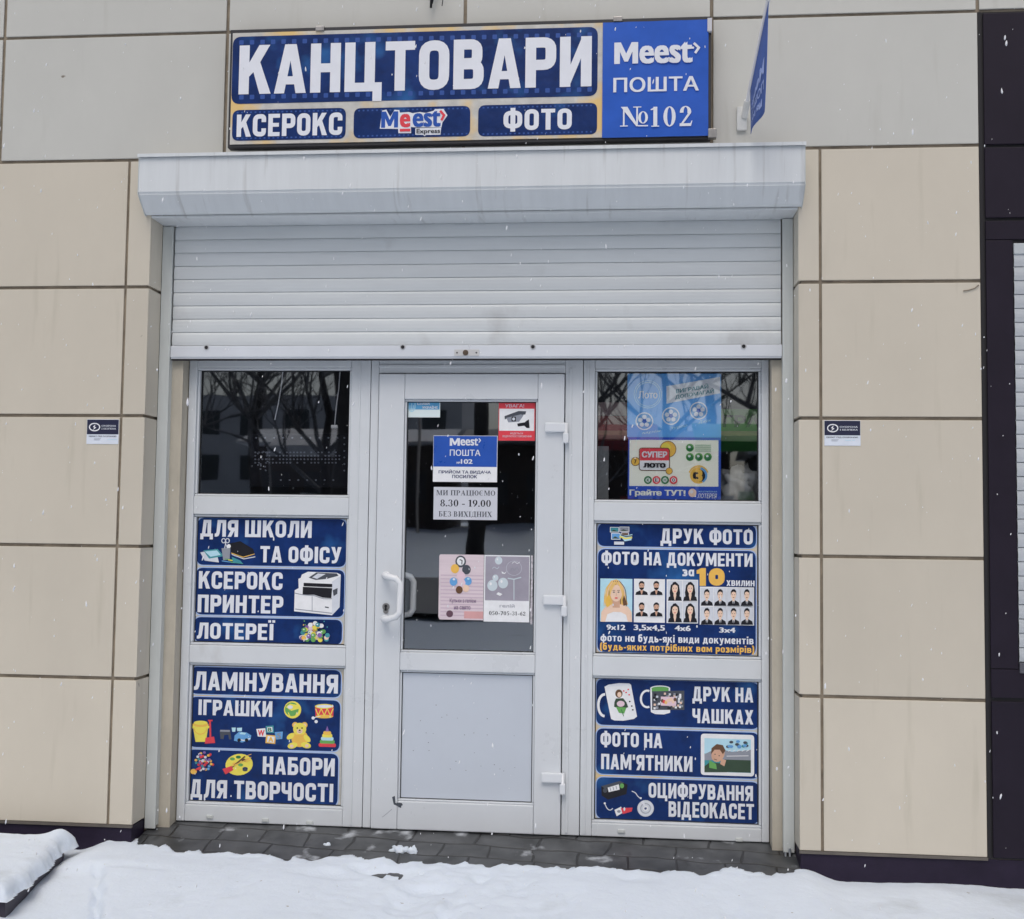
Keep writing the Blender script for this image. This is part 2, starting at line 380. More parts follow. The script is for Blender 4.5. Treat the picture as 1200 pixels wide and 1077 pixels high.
GS = {
 '0': (.5, [ell(.25, .5, .25, .51, .155, .05)]),
 '1': (.36, stm(.11, both=False) + [[[(.0, .88), (.0, .83), (.12, .85), (.26, 1), (.2, 1)]]]),
 '2': (.5, [ell(.24, .72, .23, .29, .15, .05, 14, -20, 190), [[(.47, .66), (.33, .62), (.0, .04), (.0, 0), (.12, .08)]], rc(0, 0, .46, .14), [[(.40, .0), (.46, 0), (.52, .27), (.48, .27)]]]),
 '3': (.5, [ell(.23, .75, .22, .26, .13, .05, 12, -90, 170), ell(.23, .27, .25, .28, .14, .05, 12, -170, 90)]),
 '8': (.5, [ell(.25, .75, .21, .26, .13, .05), ell(.25, .26, .25, .27, .14, .05)]),
 '9': (.5, [ell(.25, .67, .25, .33, .15, .05), [[(.5, .62), (.36, .55), (.12, .02), (.2, 0), (.46, .35)]]]),
 '.': (.16, [ell(.08, .09, .09, .09, .089, .089, 10)]),
 '-': (.34, [rc(.02, .28, .32, .40)]),
 'N': (.86, [rc(.18, 0, .24, 1), rc(.66, .08, .72, 1), [[(.10, 1), (.34, 1), (.74, .0), (.66, 0)]], rc(.08, .0, .36, .05), rc(.55, .95, .84, 1)]),
 'o': (.4, [ell(.2, .42, .2, .26, .11, .04), rc(0, .0, .4, .08)]),
 'М': (.9, stm(.08, w_=.05) + stm(.66, w_=.15) + [[[(.08, 1), (.25, 1), (.47, .2), (.42, 0)]], [[(.74, 1), (.68, 1), (.40, .0), (.45, 0)]]]),
 'И': (.76, stm(.08) + stm(.52) + [[[(.22, .05), (.22, .2), (.54, .95), (.54, .8)]]]),
 'П': (.76, stm(.08) + stm(.52) + [rc(.2, .93, .56, 1)]),
 'Р': (.62, stm(.08) + [ell(.28, .72, .3, .28, .15, .06, 12, -90, 90)]),
 'А': (.72, [[[(.05, 0), (.1, 0), (.38, 1), (.33, 1)]], [[(.44, 0), (.64, 0), (.40, 1), (.30, 1)]], rc(.16, .3, .5, .36), rc(-.02, 0, .2, .05), rc(.40, .0, .72, .05)]),
 'Ц': (.78, stm(.08) + stm(.52) + [rc(.2, 0, .56, .07), rc(.70, -.2, .76, .06)]),
 'Ю': (1.0, stm(.08) + [rc(.2, .47, .46, .54), ell(.68, .5, .29, .51, .15, .05)]),
 'Є': (.64, [ell(.33, .5, .32, .51, .15, .05, 16, 50, 310), rc(.15, .47, .48, .53)]),
 'О': (.7, [ell(.34, .5, .33, .51, .15, .05)]),
 'С': (.66, [ell(.34, .5, .33, .51, .15, .05, 16, 45, 315)]),
 'Б': (.64, stm(.08) + [rc(.2, .93, .56, 1), ell(.3, .29, .3, .29, .15, .06, 12, -90, 90)]),
 'Е': (.64, stm(.08) + [rc(.2, .93, .58, 1), rc(.2, .47, .46, .54), rc(.2, 0, .6, .07)]),
 'З': (.56, [ell(.25, .75, .24, .26, .14, .05, 12, -90, 160), ell(.25, .27, .28, .28, .15, .05, 12, -160, 90)]),
 'В': (.66, stm(.08) + [ell(.28, .75, .26, .25, .14, .06, 12, -90, 90), ell(.28, .27, .32, .27, .15, .06, 12, -90, 90)]),
 'Х': (.74, [[[(.04, 1), (.24, 1), (.68, 0), (.48, 0)]], [[(.62, 1), (.56, 1), (.06, 0), (.12, 0)]], rc(-.02, 0, .22, .05), rc(.44, 0, .74, .05), rc(-.02, .95, .28, 1), rc(.46, .95, .7, 1)]),
 'І': (.32, stm(.08)),
 'Д': (.78, [rc(.5, .05, .66, 1), [[(.2, .05), (.26, .05), (.30, 1), (.25, 1)]], rc(.02, 0, .76, .07), rc(.18, .94, .74, 1), rc(.02, -.18, .07, .02), rc(.71, -.18, .76, .02)]),
 'Н': (.76, stm(.08) + stm(.52) + [rc(.2, .47, .56, .54)]),
}
_fc = {}
def bfont(s, bold=0.0, shear=0.0):
    """the built-in font as plain triangles, lower left of its ink at 0,0"""
    k = (s, bold, shear)
    if k in _fc: return _fc[k]
    c = bpy.data.curves.new('lettering', 'FONT'); c.body = s; c.offset = bold; c.shear = shear; c.resolution_u = 3
    o = bpy.data.objects.new('lettering', c); COL.objects.link(o)
    dg = bpy.context.evaluated_depsgraph_get(); dg.update()
    me = o.evaluated_get(dg).to_mesh()
    vs = [(v.co.x, v.co.y) for v in me.vertices]; fs = [tuple(p.vertices) for p in me.polygons]
    o.evaluated_get(dg).to_mesh_clear()
    bpy.data.objects.remove(o); bpy.data.curves.remove(c)
    xs = [v[0] for v in vs]; ys = [v[1] for v in vs]
    _fc[k] = (vs, fs, min(xs), max(xs), min(ys), max(ys))
    return _fc[k]

class Art:
    """flat printed art on an upright plane facing the street; each colour lies a hair above the one below.
    coordinates are those of a measured close-up: offset ox,oy and scale s against the photograph"""
    def __init__(self, Y, crop, step=0.00012):
        self.Y = Y; self.y = Y; self.ox, self.oy, self.s = crop; self.step = step
        self.bm = bmesh.new(); self.mats = []
    def mi(self, mt):
        if mt not in self.mats: self.mats.append(mt)
        return self.mats.index(mt)
    def pt(self, x, y): return back(self.ox+x/self.s, self.oy+y/self.s, self.Y)
    def up(self): self.y -= self.step
    def raw(self, polys, mt):
        i = self.mi(mt)
        for P in polys:
            vs = [self.bm.verts.new((a, self.y, b)) for a, b in P]
            try: f = self.bm.faces.new(vs)
            except ValueError: continue
            f.normal_update()
            if f.normal.y > 0: f.normal_flip()
            f.material_index = i
    def poly(self, pts, mt, up=True):
        if up: self.up()
        self.raw([[self.pt(*p) for p in pts]], mt)
    def fr(self, x0, y0, x1, y1):
        xm, ym = (x0+x1)/2, (y0+y1)/2
        return self.pt(x0, ym)[0], self.pt(x1, ym)[0], self.pt(xm, y1)[1], self.pt(xm, y0)[1]
    def rect(self, x0, y0, x1, y1, mt, r=0, up=True):
        if up: self.up()
        X0, X1, Z0, Z1 = self.fr(x0, y0, x1, y1)
        if r:
            rr = r*(X1-X0)/(x1-x0)
            P = round_path([(X0, Z0), (X1, Z0), (X1, Z1), (X0, Z1)], rr*1.3, True, 6)
        else: P = [(X0, Z0), (X1, Z0), (X1, Z1), (X0, Z1)]
        self.raw([P], mt)
    def frame(self, x0, y0, x1, y1, t, mt, r=0):
        self.up()
        X0, X1, Z0, Z1 = self.fr(x0, y0, x1, y1)
        k = (X1-X0)/(x1-x0)
        P = [(X0, Z0), (X1, Z0), (X1, Z1), (X0, Z1)]
        if r: P = round_path(P, r*k*1.3, True, 6)
        self.raw(stroke(P, t*k, True), mt)
    def oval(self, cx, cy, rx, ry, mt, k=20, up=True, rot=0):
        if up: self.up()
        c_, s_ = math.cos(R(rot)), math.sin(R(rot))
        self.raw([[self.pt(cx+rx*math.cos(a)*c_-ry*math.sin(a)*s_, cy+rx*math.cos(a)*s_+ry*math.sin(a)*c_) for a in [i*2*math.pi/k for i in range(k)]]], mt)
    def ring(self, cx, cy, rx, ry, t, mt, k=24, a0=0, a1=360):
        self.up()
        A = [R(a0+(a1-a0)*i/k) for i in range(k+1)]
        P = [(cx+rx*math.cos(a), cy+ry*math.sin(a)) for a in A]
        if a1-a0 >= 360: P = P[:-1]
        self.line(P, t, mt, a1-a0 >= 360, up=False)
    def line(self, pts, t, mt, closed=False, up=True):
        if up: self.up()
        self.raw([[self.pt(*p) for p in q] for q in stroke(pts, t, closed)], mt)
    def caps(self, s, x0, y0, x1, y1, mt, table=GL, gap=.1, space=.3):
        """lettering from the glyph tables fitted in the box (ink left, cap top, ink right, baseline)"""
        X0, X1, Z0, Z1 = self.fr(x0, y0, x1, y1)
        wd = 0; pos = []
        for ch in s:
            if ch == ' ': wd += space; continue
            pos.append((ch, wd)); wd += table[ch][0]+gap
        wd -= gap
        sx = (X1-X0)/wd; sz = Z1-Z0
        base = self.y; low = base
        for ch, xo in pos:
            self.y = base
            for grp in table[ch][1]:
                self.up()
                self.raw([[(X0+(xo+a)*sx, Z0+b*sz) for a, b in P] for P in grp], mt)
            low = min(low, self.y)
        self.y = low
    def text(self, s, x0, y0, x1, y1, mt, bold=0.0, shear=0.0, tilt=False):
        """built-in font, its ink fitted in the box; bold prints it several times a little shifted"""
        vs, fs, a0, a1, b0, b1 = bfont(s, 0.0, shear)
        i = self.mi(mt)
        sh = [(0, 0)] if not bold else [(-bold, -bold*.5), (bold, bold*.5), (-bold, bold*.5), (bold, -bold*.5), (0, 0)]
        bx, by = bold, bold*.5
        if not tilt: X0, X1, Z0, Z1 = self.fr(x0, y0, x1, y1)
        for dx, dy in sh:
            self.up()
            N = [((a+dx-a0+bx)/(a1-a0+2*bx), (b+dy-b0+by)/(b1-b0+2*by)) for a, b in vs]
            if tilt: Q = [self.pt(x0+a*(x1-x0), y1-b*(y1-y0)+tilt*a) for a, b in N]
            else: Q = [(X0+a*(X1-X0), Z0+b*(Z1-Z0)) for a, b in N]
            for fi, f_ in enumerate(fs):   # some glyphs overlap themselves: stagger their triangles
                f = self.bm.faces.new([self.bm.verts.new((Q[k][0], self.y-(fi % 17)*6e-6, Q[k][1])) for k in f_])
                f.normal_update()
                if f.normal.y > 0: f.normal_flip()
                f.material_index = i
    def done(self, name, parent=None, label=None):
        o = link(name, self.bm, self.mats, parent)
        self.bm = bmesh.new(); self.mats = []
        if label: o['label'] = label
        return o
def settle(o):
    """puts a one-mesh thing's origin at its base"""
    vs = [v.co for v in o.data.vertices]
    c = Vector(((min(v.x for v in vs)+max(v.x for v in vs))/2, (min(v.y for v in vs)+max(v.y for v in vs))/2, min(v.z for v in vs)))
    o.data.transform(Matrix.Translation(-c)); o.location = c
    return o

# ------------------------------------------------------------------ ground
H1, H2, H3, H4, H5, H6, HP = 3.603, 3.003, 2.403, 1.803, 1.203, 0.603, -0.056
XV1, XV2, XV3 = -2.2846, 0.8772, 1.5582          # upright cladding joints
XCL, XCR = -2.172, 0.782                         # corners of the doorway recess
EDGE = [(-2.6, .1), (-2.26, .06), (-2.19, .03), (-2.165, .08), (-2.14, .04), (-2.119, .01), (-1.911, -.055), (-1.75, -.085), (-1.571, -.076), (-1.351, -.099), (-1.25, -.03), (-1.156, -.01), (-1.08, -.09),
        (-1.004, -.064), (-.752, -.069), (-.356, -.059), (-.15, -.095), (.153, -.096), (.353, -.105), (.42, -.08), (.491, -.035), (.55, -.09), (.617, -.105), (.68, -.06), (.747, -.0), (.80, .1), (3, .1)]
ex = np.array([e[0] for e in EDGE]); ey = np.array([e[1] for e in EDGE])
rng = np.random.default_rng(5)
def vnoise(x, y, s, seed):
    r_ = np.random.default_rng(seed); g = r_.random((64, 64))
    u = x*s; v = y*s
    i = np.floor(u).astype(int); j = np.floor(v).astype(int); fu = u-i; fv = v-j
    fu = fu*fu*(3-2*fu); fv = fv*fv*(3-2*fv)
    a = g[i % 64, j % 64]; b = g[(i+1) % 64, j % 64]; c = g[i % 64, (j+1) % 64]; d = g[(i+1) % 64, (j+1) % 64]
    return (a*(1-fu)+b*fu)*(1-fv)+(c*(1-fu)+d*fu)*fv-0.5
def sst(t): t = np.clip(t, 0, 1); return t*t*(3-2*t)
def tile_z(y): return np.interp(y, [-.6, -.1, .25, .4], [-.20, -.150, -.091, -.091])
def snow_h(x, y):
    e = np.interp(x, ex, ey) + sst((x+2.2)/.4)*0.035*vnoise(x, y*0, 13, 3) + 0.03*vnoise(x, y*0, 31, 5) + 0.014*vnoise(x, y*0, 70, 4)
    mid = sst((x+2.42)/.16)*sst((0.95-x)/.16)
    top = -0.168 + 0.042*mid*sst((y+1.0)/.9) - 0.02*sst((-y-.5)/2)
    top = top + 0.028*vnoise(x, y, 2.3, 1)*(0.4+0.6*mid) + 0.008*vnoise(x, y, 6, 2) + 0.003*vnoise(x, y, 19, 8)+0.0025*vnoise(x, y, 45, 9)
    # clumpy rim at the doorway and a broken crust line on the left
    near = sst(1-(e-y)/.10)*mid
    top = top + near*(0.022*vnoise(x, y, 14, 6)+0.012*vnoise(x, y, 40, 7))
    lx = -2.13+(y+.42)*(-.45)+0.03*vnoise(x, y, 12, 12)
    crust = sst((x-lx)/.035)*sst((y+.95)/.12)*sst((-.3-y)/.08)
    top = top - 0.030*(1-crust)*mid*sst((y+1.1)/.3)*sst((-1.75-x)/.2)*sst((-.26-y)/.16)
    top = top - 0.028*np.exp(-((x-lx)/.020)**2)*sst((y+.9)/.1)*sst((-.28-y)/.1)*(0.3+1.6*np.clip(vnoise(x, y, 9, 21)+.4, 0, 1))
    # trodden hollows in front of the door
    for (a, b, ra, rb, dp) in ((-1.03, -.20, .11, .055, .013), (-.92, -.24, .13, .06, .022), (-.74, -.40, .10, .05, .020), (-.80, -.55, .09, .12, .022), (-1.2, -.3, .16, .06, .012), (-.25, -.5, .12, .2, .010), (-.55, -.25, .05, .11, .016), (-.38, -.36, .05, .12, .014), (-.86, -.72, .05, .12, .016), (-.62, -.66, .05, .12, .015), (.1, -.22, .09, .05, .010), (-1.5, -.5, .05, .12, .010), (.45, -.55, .05, .12, .012)):
        top = top - dp*np.exp(-(((x-a)/ra)**2+((y-b)/rb)**2)**2)*(1+0.9*vnoise(x, y, 18, 15))
    trod = sst(1-np.abs(x+.75)/.75)*sst((y+.9)/.3)*mid
    top = top + trod*(0.016*vnoise(x, y, 12, 71)+0.010*vnoise(x, y, 27, 72)+.005*vnoise(x, y, 60, 73))
    # below the paving inside the doorway
    cut = sst((y-e)/.022+.5)
    inner = tile_z(y) - 0.03
    return top*(1-cut)+inner*cut
def snow_far(x, y):
    """beyond the yard: a low bank on the far side of the road"""
    return -0.16 + 1.55*sst((-y-25)/8) + 0.25*vnoise(x, y, .35, 31)*sst((-y-3)/4) + 0.35*vnoise(x, y, .9, 33)*sst((-y-24)/4)

def grid(xs, ys, f):
    X, Y = np.meshgrid(xs, ys); Z = f(X, Y)
    V = np.stack([X.ravel(), Y.ravel(), Z.ravel()], 1)
    a, b = len(xs), len(ys)
    I = np.arange(a*b).reshape(b, a)
    F = np.stack([I[:-1, :-1].ravel(), I[:-1, 1:].ravel(), I[1:, 1:].ravel(), I[1:, :-1].ravel()], 1)
    return V, F
def ground_z(x, y):
    t = sst((-y-1.6)/1.2)
    return snow_h(x, y)*(1-t)+snow_far(x, y)*t
xs = np.concatenate([-np.geomspace(300, 3.6, 26), np.arange(-3.5, 2.2, .0125), np.geomspace(2.3, 300, 28)])
ys = np.concatenate([-np.geomspace(900, 1.7, 70), np.arange(-1.65, .17, .0125)])
V, F = grid(xs, ys, ground_z)
me = bpy.data.meshes.new('snow_ground'); me.from_pydata(V.tolist(), [], F.tolist()); me.update()
for p_ in me.polygons: p_.use_smooth = True
m_snow = M('snow', (0.69, 0.76, 0.85), 0.75, 0.015, 5, bump=0.28, bscale=55, spec=0.25)
scuff(m_snow, (.38, .37, .36), 26, .735, .76, (1, 1, 1), 3)
scuff(m_snow, (.52, .57, .62), 4, .60, .85, (1, 1, 1), 6)
bs = m_snow.node_tree.nodes['Principled BSDF']
bs.inputs['Subsurface Weight'].default_value = 0.25; bs.inputs['Subsurface Radius'].default_value = (.02, .02, .025); bs.inputs['Subsurface Scale'].default_value = 0.6
me.materials.append(m_snow)
o = bpy.data.objects.new('snow_ground', me); COL.objects.link(o); tag(o, kind='structure')
# road in front of the yard (seen only in the glass)
xs = np.linspace(-120, 120, 40); ys = np.linspace(-24.5, -12, 8)
V, F = grid(xs, ys, lambda x, y: snow_far(x, y)*0-0.02+0*x)
me = bpy.data.meshes.new('road'); me.from_pydata(V.tolist(), [], F.tolist()); me.update()
me.materials.append(M('wet_road', (0.075, 0.075, 0.08), 0.35, 0.5, 0.8, (.3, 2, 1)))
o = bpy.data.objects.new('road', me); COL.objects.link(o); tag(o, kind='structure')
# slate tiles in the doorway
xs = np.linspace(-2.166, .79, 60); ys = np.linspace(-.55, .36, 24)
V, F = grid(xs, ys, lambda x, y: tile_z(y)+0.003*vnoise(x, y, 4, 44))
m_tile = bpy.data.materials.new('slate_tiles'); m_tile.use_nodes = True
n = m_tile.node_tree.nodes; l = m_tile.node_tree.links; b = n['Principled BSDF']
tc = n.new('ShaderNodeTexCoord'); mp = n.new('ShaderNodeMapping'); mp.inputs['Rotation'].default_value = (0, 0, R(4))
nzd = n.new('ShaderNodeTexNoise'); nzd.inputs['Scale'].default_value = 3
va = n.new('ShaderNodeMix'); va.data_type = 'RGBA'; va.inputs['Factor'].default_value = 0.09
br = n.new('ShaderNodeTexBrick'); br.inputs['Scale'].default_value = 1.0; br.inputs['Brick Width'].default_value = .27; br.inputs['Row Height'].default_value = .115; br.squash = .7; br.squash_frequency = 3
br.inputs['Mortar Size'].default_value = .006; br.inputs['Mortar Smooth'].default_value = .5; br.offset = .5
rp = n.new('ShaderNodeMath'); rp.operation = 'SUBTRACT'; rp.inputs[0].default_value = 1.0
nz = n.new('ShaderNodeTexNoise'); nz.inputs['Scale'].default_value = 9; nz.inputs['Detail'].default_value = 8
rc2 = n.new('ShaderNodeValToRGB'); rc2.color_ramp.elements[0].color = (.030, .033, .036, 1); rc2.color_ramp.elements[1].color = (.098, .104, .112, 1)
rc2.color_ramp.elements[0].position = .3; rc2.color_ramp.elements[1].position = .75
mxx = n.new('ShaderNodeMix'); mxx.data_type = 'RGBA'; mxx.inputs['A'].default_value = (.016, .016, .017, 1)
bp = n.new('ShaderNodeBump'); bp.inputs['Strength'].default_value = .5; bp.inputs['Distance'].default_value = .01
l.new(tc.outputs['Object'], va.inputs['A']); l.new(tc.outputs['Object'], nzd.inputs['Vector']); l.new(nzd.outputs['Color'], va.inputs['B'])
l.new(va.outputs['Result'], mp.inputs[0]); l.new(mp.outputs[0], br.inputs['Vector']); l.new(br.outputs['Fac'], rp.inputs[1])
l.new(tc.outputs['Object'], nz.inputs['Vector']); l.new(nz.outputs['Fac'], rc2.inputs[0])
l.new(rp.outputs[0], mxx.inputs['Factor']); l.new(rc2.outputs[0], mxx.inputs['B']); l.new(mxx.outputs['Result'], b.inputs['Base Color'])
scuff(m_tile, (.50, .53, .57), 7, .63, .74, (1, 1, 1), 8); scuff(m_tile, (.012, .012, .013), 11, .60, .8, (1, 1, 1), 6)
l.new(rp.outputs[0], bp.inputs['Height']); l.new(bp.outputs[0], b.inputs['Normal']); b.inputs['Roughness'].default_value = .38
me = bpy.data.meshes.new('paving'); me.from_pydata(V.tolist(), [], F.tolist()); me.update(); me.materials.append(m_tile)
o = bpy.data.objects.new('paving', me); COL.objects.link(o); tag(o, kind='structure')

# ------------------------------------------------------------------ the shop building
shop = empty('shop_building', (-.7, 0.15, -.2))
tag(shop, 'cream panel clad shop front with dark plum plinth, white door and two side windows', 'building')
YB, YF, YFR = 0.010, 0.182, 0.25      # joint backing, jamb front, window frame front
TOP = 4.9
# masonry behind the cladding (its colour shows in the joints)
bm = bmesh.new()
box(bm, -7, XCL-.014, YB, YF-.001, -.35, TOP); box(bm, XCR+.014, 6, YB, YF-.001, -.35, TOP)
box(bm, XCL-.014, XCR+.014, YB, YF-.001, 2.80, TOP)
box(bm, -7, 6, .32, .40, 2.9, TOP); box(bm, -7, -6.8, .40, 6, -.35, TOP); box(bm, 5.8, 6, .40, 6, -.35, TOP); box(bm, -7, 6, 6, 6.2, -.35, TOP)
link('wall', bm, m_joint, shop)
bm = bmesh.new()
box(bm, -7, -2.068, YF, .34, -.35, 2.9); box(bm, .690, 6, YF, .34, -.35, 2.9)
box(bm, -7, 6, YF, .318, 2.9, TOP)
link('jamb', bm, m_jamb, shop, )
boxo('roof', (-7.1, 6.1, -.04, 6.3, TOP, TOP+.15), m_plum, shop)
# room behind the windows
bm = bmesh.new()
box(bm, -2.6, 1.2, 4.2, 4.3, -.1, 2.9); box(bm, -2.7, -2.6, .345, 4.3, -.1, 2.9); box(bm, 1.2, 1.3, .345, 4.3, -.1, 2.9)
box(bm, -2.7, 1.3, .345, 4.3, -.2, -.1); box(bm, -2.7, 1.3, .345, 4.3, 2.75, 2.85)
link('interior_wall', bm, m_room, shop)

# cladding cassettes with 17 mm open joints
G = 0.0074
def panel(x0, x1, z0, z1, mat, left_return=False, right_return=False, gl=G, gr=G):
    bm = bmesh.new()
    a0 = x0 + (0 if left_return else gl); a1 = x1 - (0 if right_return else gr)
    box(bm, a0, a1, 0, YB-.001, z0+G, z1-G, bev=.003)
    if right_return: box(bm, a1-.012, a1, YB-.001, .139, z0+G, z1-G)
    if left_return: box(bm, a0, a0+.012, YB-.001, .139, z0+G, z1-G)
    return link('cladding_panel', bm, mat, shop)
rows = [(HP, H6), (H6, H5), (H5, H4), (H4, H3), (H3, H2)]
lx = [-6.9, -5.15, -3.40, XV1]
for z0, z1 in rows:
    for i in range(3):
        panel(lx[i], lx[i+1], z0, z1, m_cream, gr=.006 if i == 2 else G)
    panel(XV1, XCL, z0, z1, m_cream, right_return=True, gl=.006)
    panel(XCR, XV2, z0, z1, m_cream, left_return=True, gr=.006)
    panel(XV2, XV3, z0, z1, m_cream, gl=.006, gr=0.002)
tx = [-6.2, -5.1, -4.0, -2.922, -1.831, -.713, .403, XV3]
for i in range(len(tx)-1):
    panel(tx[i], tx[i+1], H2, H1, m_grey, gr=.002 if i == len(tx)-2 else G)
    panel(tx[i], tx[i+1], H1, H1+.62, m_grey)
    panel(tx[i], tx[i+1], H1+.62, TOP-.04, m_grey)
for x0, x1 in ((XV3, 2.7), (2.7, 3.8), (3.8, 5.0)):
    panel(x0, x1, H1, H1+.62, m_grey); panel(x0, x1, H1+.62, TOP-.04, m_grey)
for xa, xb, xc in ((-6.9, XCL-.004, XCL-.05), (XCR+.004, 6, XCR+.05)):
    bm = bmesh.new(); box(bm, xa, xb, .006, YB+.10, -.34, HP-.002, bev=.002); box(bm, *((xc, xb) if xc < 0 else (xa, xc)), YB+.10, .149, -.34, HP-.002)
    link('plinth', bm, m_plinth, shop)
# ledge trim over the plinth
for xa, xb in ((-6.9, XCL+.001), (XCR-.001, XV3)):
    boxo('plinth_trim', (xa, xb, -.003, YB, HP-.006, HP+.006), M('trim_grey_brown', (.13, .115, .10), .5, .2, 10), shop)

# --- white plastic windows and door
O = {
 'lw': rect4([(232.7, 430.6), (413.7, 430.8), (227, 581), (409.6, 583.4)], YFR),
 'l1': rect4([(227.3, 602), (408.8, 605), (221.6, 755.8), (405.4, 759.6)], YFR),
 'l2': rect4([(220.4, 776.3), (404, 781), (214.4, 942), (399.3, 950)], YFR),
 'rw': rect4([(696.8, 431.7), (891.9, 431.7), (696.3, 587.8), (891.9, 590.8)], YFR),
 'r1': rect4([(695.6, 609.6), (892.6, 612.8), (694.8, 768.4), (892.6, 774.2)], YFR),
 'r2': rect4([(694.8, 791.8), (893.3, 796.8), (692.9, 964.2), (893, 972)], YFR),
 'dg': rect4([(475, 467.8), (631, 468), (469, 763.5), (627.5, 768.5)], YFR-.015),
 'dp': rect4([(467.8, 785.3), (626.5, 789.7), (464.4, 938.4), (624.5, 944.7)], YFR-.015),
 'door': rect4([(445.5, 437.5), (661, 438.4), (433, 970), (657, 979.8)], YFR-.015),
}
ZT = back(560, 402, YFR)[1]; ZB = tile_z(.25)+.004
XD0, XD1 = O['door'][0], O['door'][1]
def pane(name, x0, x1, y, z0, z1, parent):
    bm = bmesh.new(); bm.faces.new([bm.verts.new(c) for c in ((x0, y, z0), (x1, y, z0), (x1, y, z1), (x0, y, z1))])
    return link(name, bm, m_glass, parent)
def window_side(x0, x1, keys):
    a0 = sum(O[k][0] for k in keys)/3; a1 = sum(O[k][1] for k in keys)/3
    bm = bmesh.new()
    be = .004
    box(bm, x0, a0, YFR, .32, ZB, ZT, bev=be); box(bm, a1, x1, YFR, .32, ZB, ZT, bev=be)
    zs = [ZT]
    for k in keys: zs += [O[k][3], O[k][2]]
    zs.append(ZB)
    for i in range(0, 8, 2): box(bm, a0+.0005, a1-.0005, YFR+.001, .32, zs[i+1], zs[i], bev=be)
    # glazing beads, bevelled towards the pane
    for k in keys:
        z0, z1 = O[k][2], O[k][3]
        t = .012
        for (p0, p1, q0, q1) in ((a0, a1, z1-t, z1), (a0, a1, z0, z0+t), (a0, a0+t, z0+t, z1-t), (a1-t, a1, z0+t, z1-t)):
            box(bm, p0+.0007, p1-.0007, YFR+.012, YFR+.034, q0+.0007, q1-.0007, bev=.004)
    fr_ = link('window', bm, m_pvc, shop)
    k = keys[0]
    pane('window_pane', a0+.004, a1-.004, .288, O[k][2]+.004, O[k][3]-.004, fr_)
    bm = bmesh.new()
    for k in keys:
        z0, z1 = O[k][2]+.012, O[k][3]-.012
        for (p0, p1, q0, q1) in ((a0+.012, a1-.012, z1-.004, z1), (a0+.012, a1-.012, z0, z0+.004), (a0+.012, a0+.016, z0+.004, z1-.004), (a1-.016, a1-.012, z0+.004, z1-.004)):
            box(bm, p0, p1, YFR+.030, YFR+.0345, q0, q1)
    link('gasket', bm, m_gasket, fr_)
    for k in keys[1:]:
        boxo('infill_panel', (a0+.002, a1-.002, .287, .305, O[k][2]+.002, O[k][3]-.002), m_panel, fr_)
    return a0, a1, fr_
XFL, XFR = -2.064, .686
xl1 = back(430, 700, YFR)[0]; xr0 = back(681, 700, YFR)[0]
LA0, LA1, lwin = window_side(XFL, xl1-.003, ['lw', 'l1', 'l2'])
RA0, RA1, rwin = window_side(xr0+.003, XFR, ['rw', 'r1', 'r2'])
for fr_, a, b in ((lwin, LA1, xl1-.003), (rwin, xr0+.003, RA0)):
    bm = bmesh.new(); c = a+(b-a)*.45
    box(bm, c-.004, c+.004, YFR-.004, YFR+.01, ZB+.01, ZT-.01, bev=.002)
    link('cover_strip', bm, m_pvc, fr_)
# drain caps along the bottom rails
for fr_, pts in ((lwin, ((246, 957), (311, 961), (363, 964))), (rwin, ((728, 974), (866, 984)))):
    for px, py in pts:
        x, z = back(px, py, YFR); bm = bmesh.new(); box(bm, x-.016, x+.016, YFR-.006, YFR+.0005, z-.008, z+.008, bev=.003)
        link('drain_cap', bm, m_rail, fr_)
# door frame
zdt = O['door'][3]
bm = bmesh.new()
box(bm, xl1, XD0-.004, YFR, .32, ZB, ZT, bev=.003); box(bm, XD1+.004, xr0, YFR, .32, ZB, ZT, bev=.003)
box(bm, XD0-.0035, XD1+.0035, YFR+.0006, .32, zdt+.005, ZT, bev=.003)
box(bm, XD0-.0035, XD1+.0035, YFR-.006, YFR+.001, zdt+.030, zdt+.044, bev=.003)
box(bm, XD1+.022, XD1+.034, YFR-.005, YFR+.001, ZB+.01, zdt+.028, bev=.002)
link('door_frame', bm, m_pvc, shop)
boxo('threshold', (XD0-.003, XD1+.003, YFR+.004, .33, ZB-.004, O['door'][2]-.004), m_steel, shop)
# door leaf
YD = YFR-.015
d0, d1, dz0, dz1 = O['door']; g0, g1, gz0, gz1 = O['dg']; p0, p1, pz0, pz1 = O['dp']
g0 = p0 = (g0+p0)/2; g1 = p1 = (g1+p1)/2
bm = bmesh.new(); be = .005
box(bm, d0, g0, YD, .305, dz0, dz1, bev=be); box(bm, g1, d1, YD, .305, dz0, dz1, bev=be)
box(bm, g0+.0006, g1-.0006, YD+.0008, .305, gz1, dz1, bev=be); box(bm, g0+.0006, g1-.0006, YD+.0008, .305, pz1, gz0, bev=be); box(bm, g0+.0006, g1-.0006, YD+.0008, .305, dz0, pz0, bev=be)
for (a, b_, c, e) in ((g0, g1, gz0, gz1), (p0, p1, pz0, pz1)):
    t = .010
    for (q0, q1, s0, s1) in ((a, b_, e-t, e), (a, b_, c, c+t), (a, a+t, c+t, e-t), (b_-t, b_, c+t, e-t)):
        box(bm, q0+.0008, q1-.0008, YD+.012, YD+.032, s0+.0008, s1-.0008, bev=.003)
door = link('door', bm, m_pvc2, shop)
pane('door_pane', g0+.004, g1-.004, YD+.036, gz0+.004, gz1-.004, door)
boxo('infill_panel', (p0+.004, p1-.004, YD+.022, YD+.045, pz0+.004, pz1-.004), m_panel, door)
bm = bmesh.new()
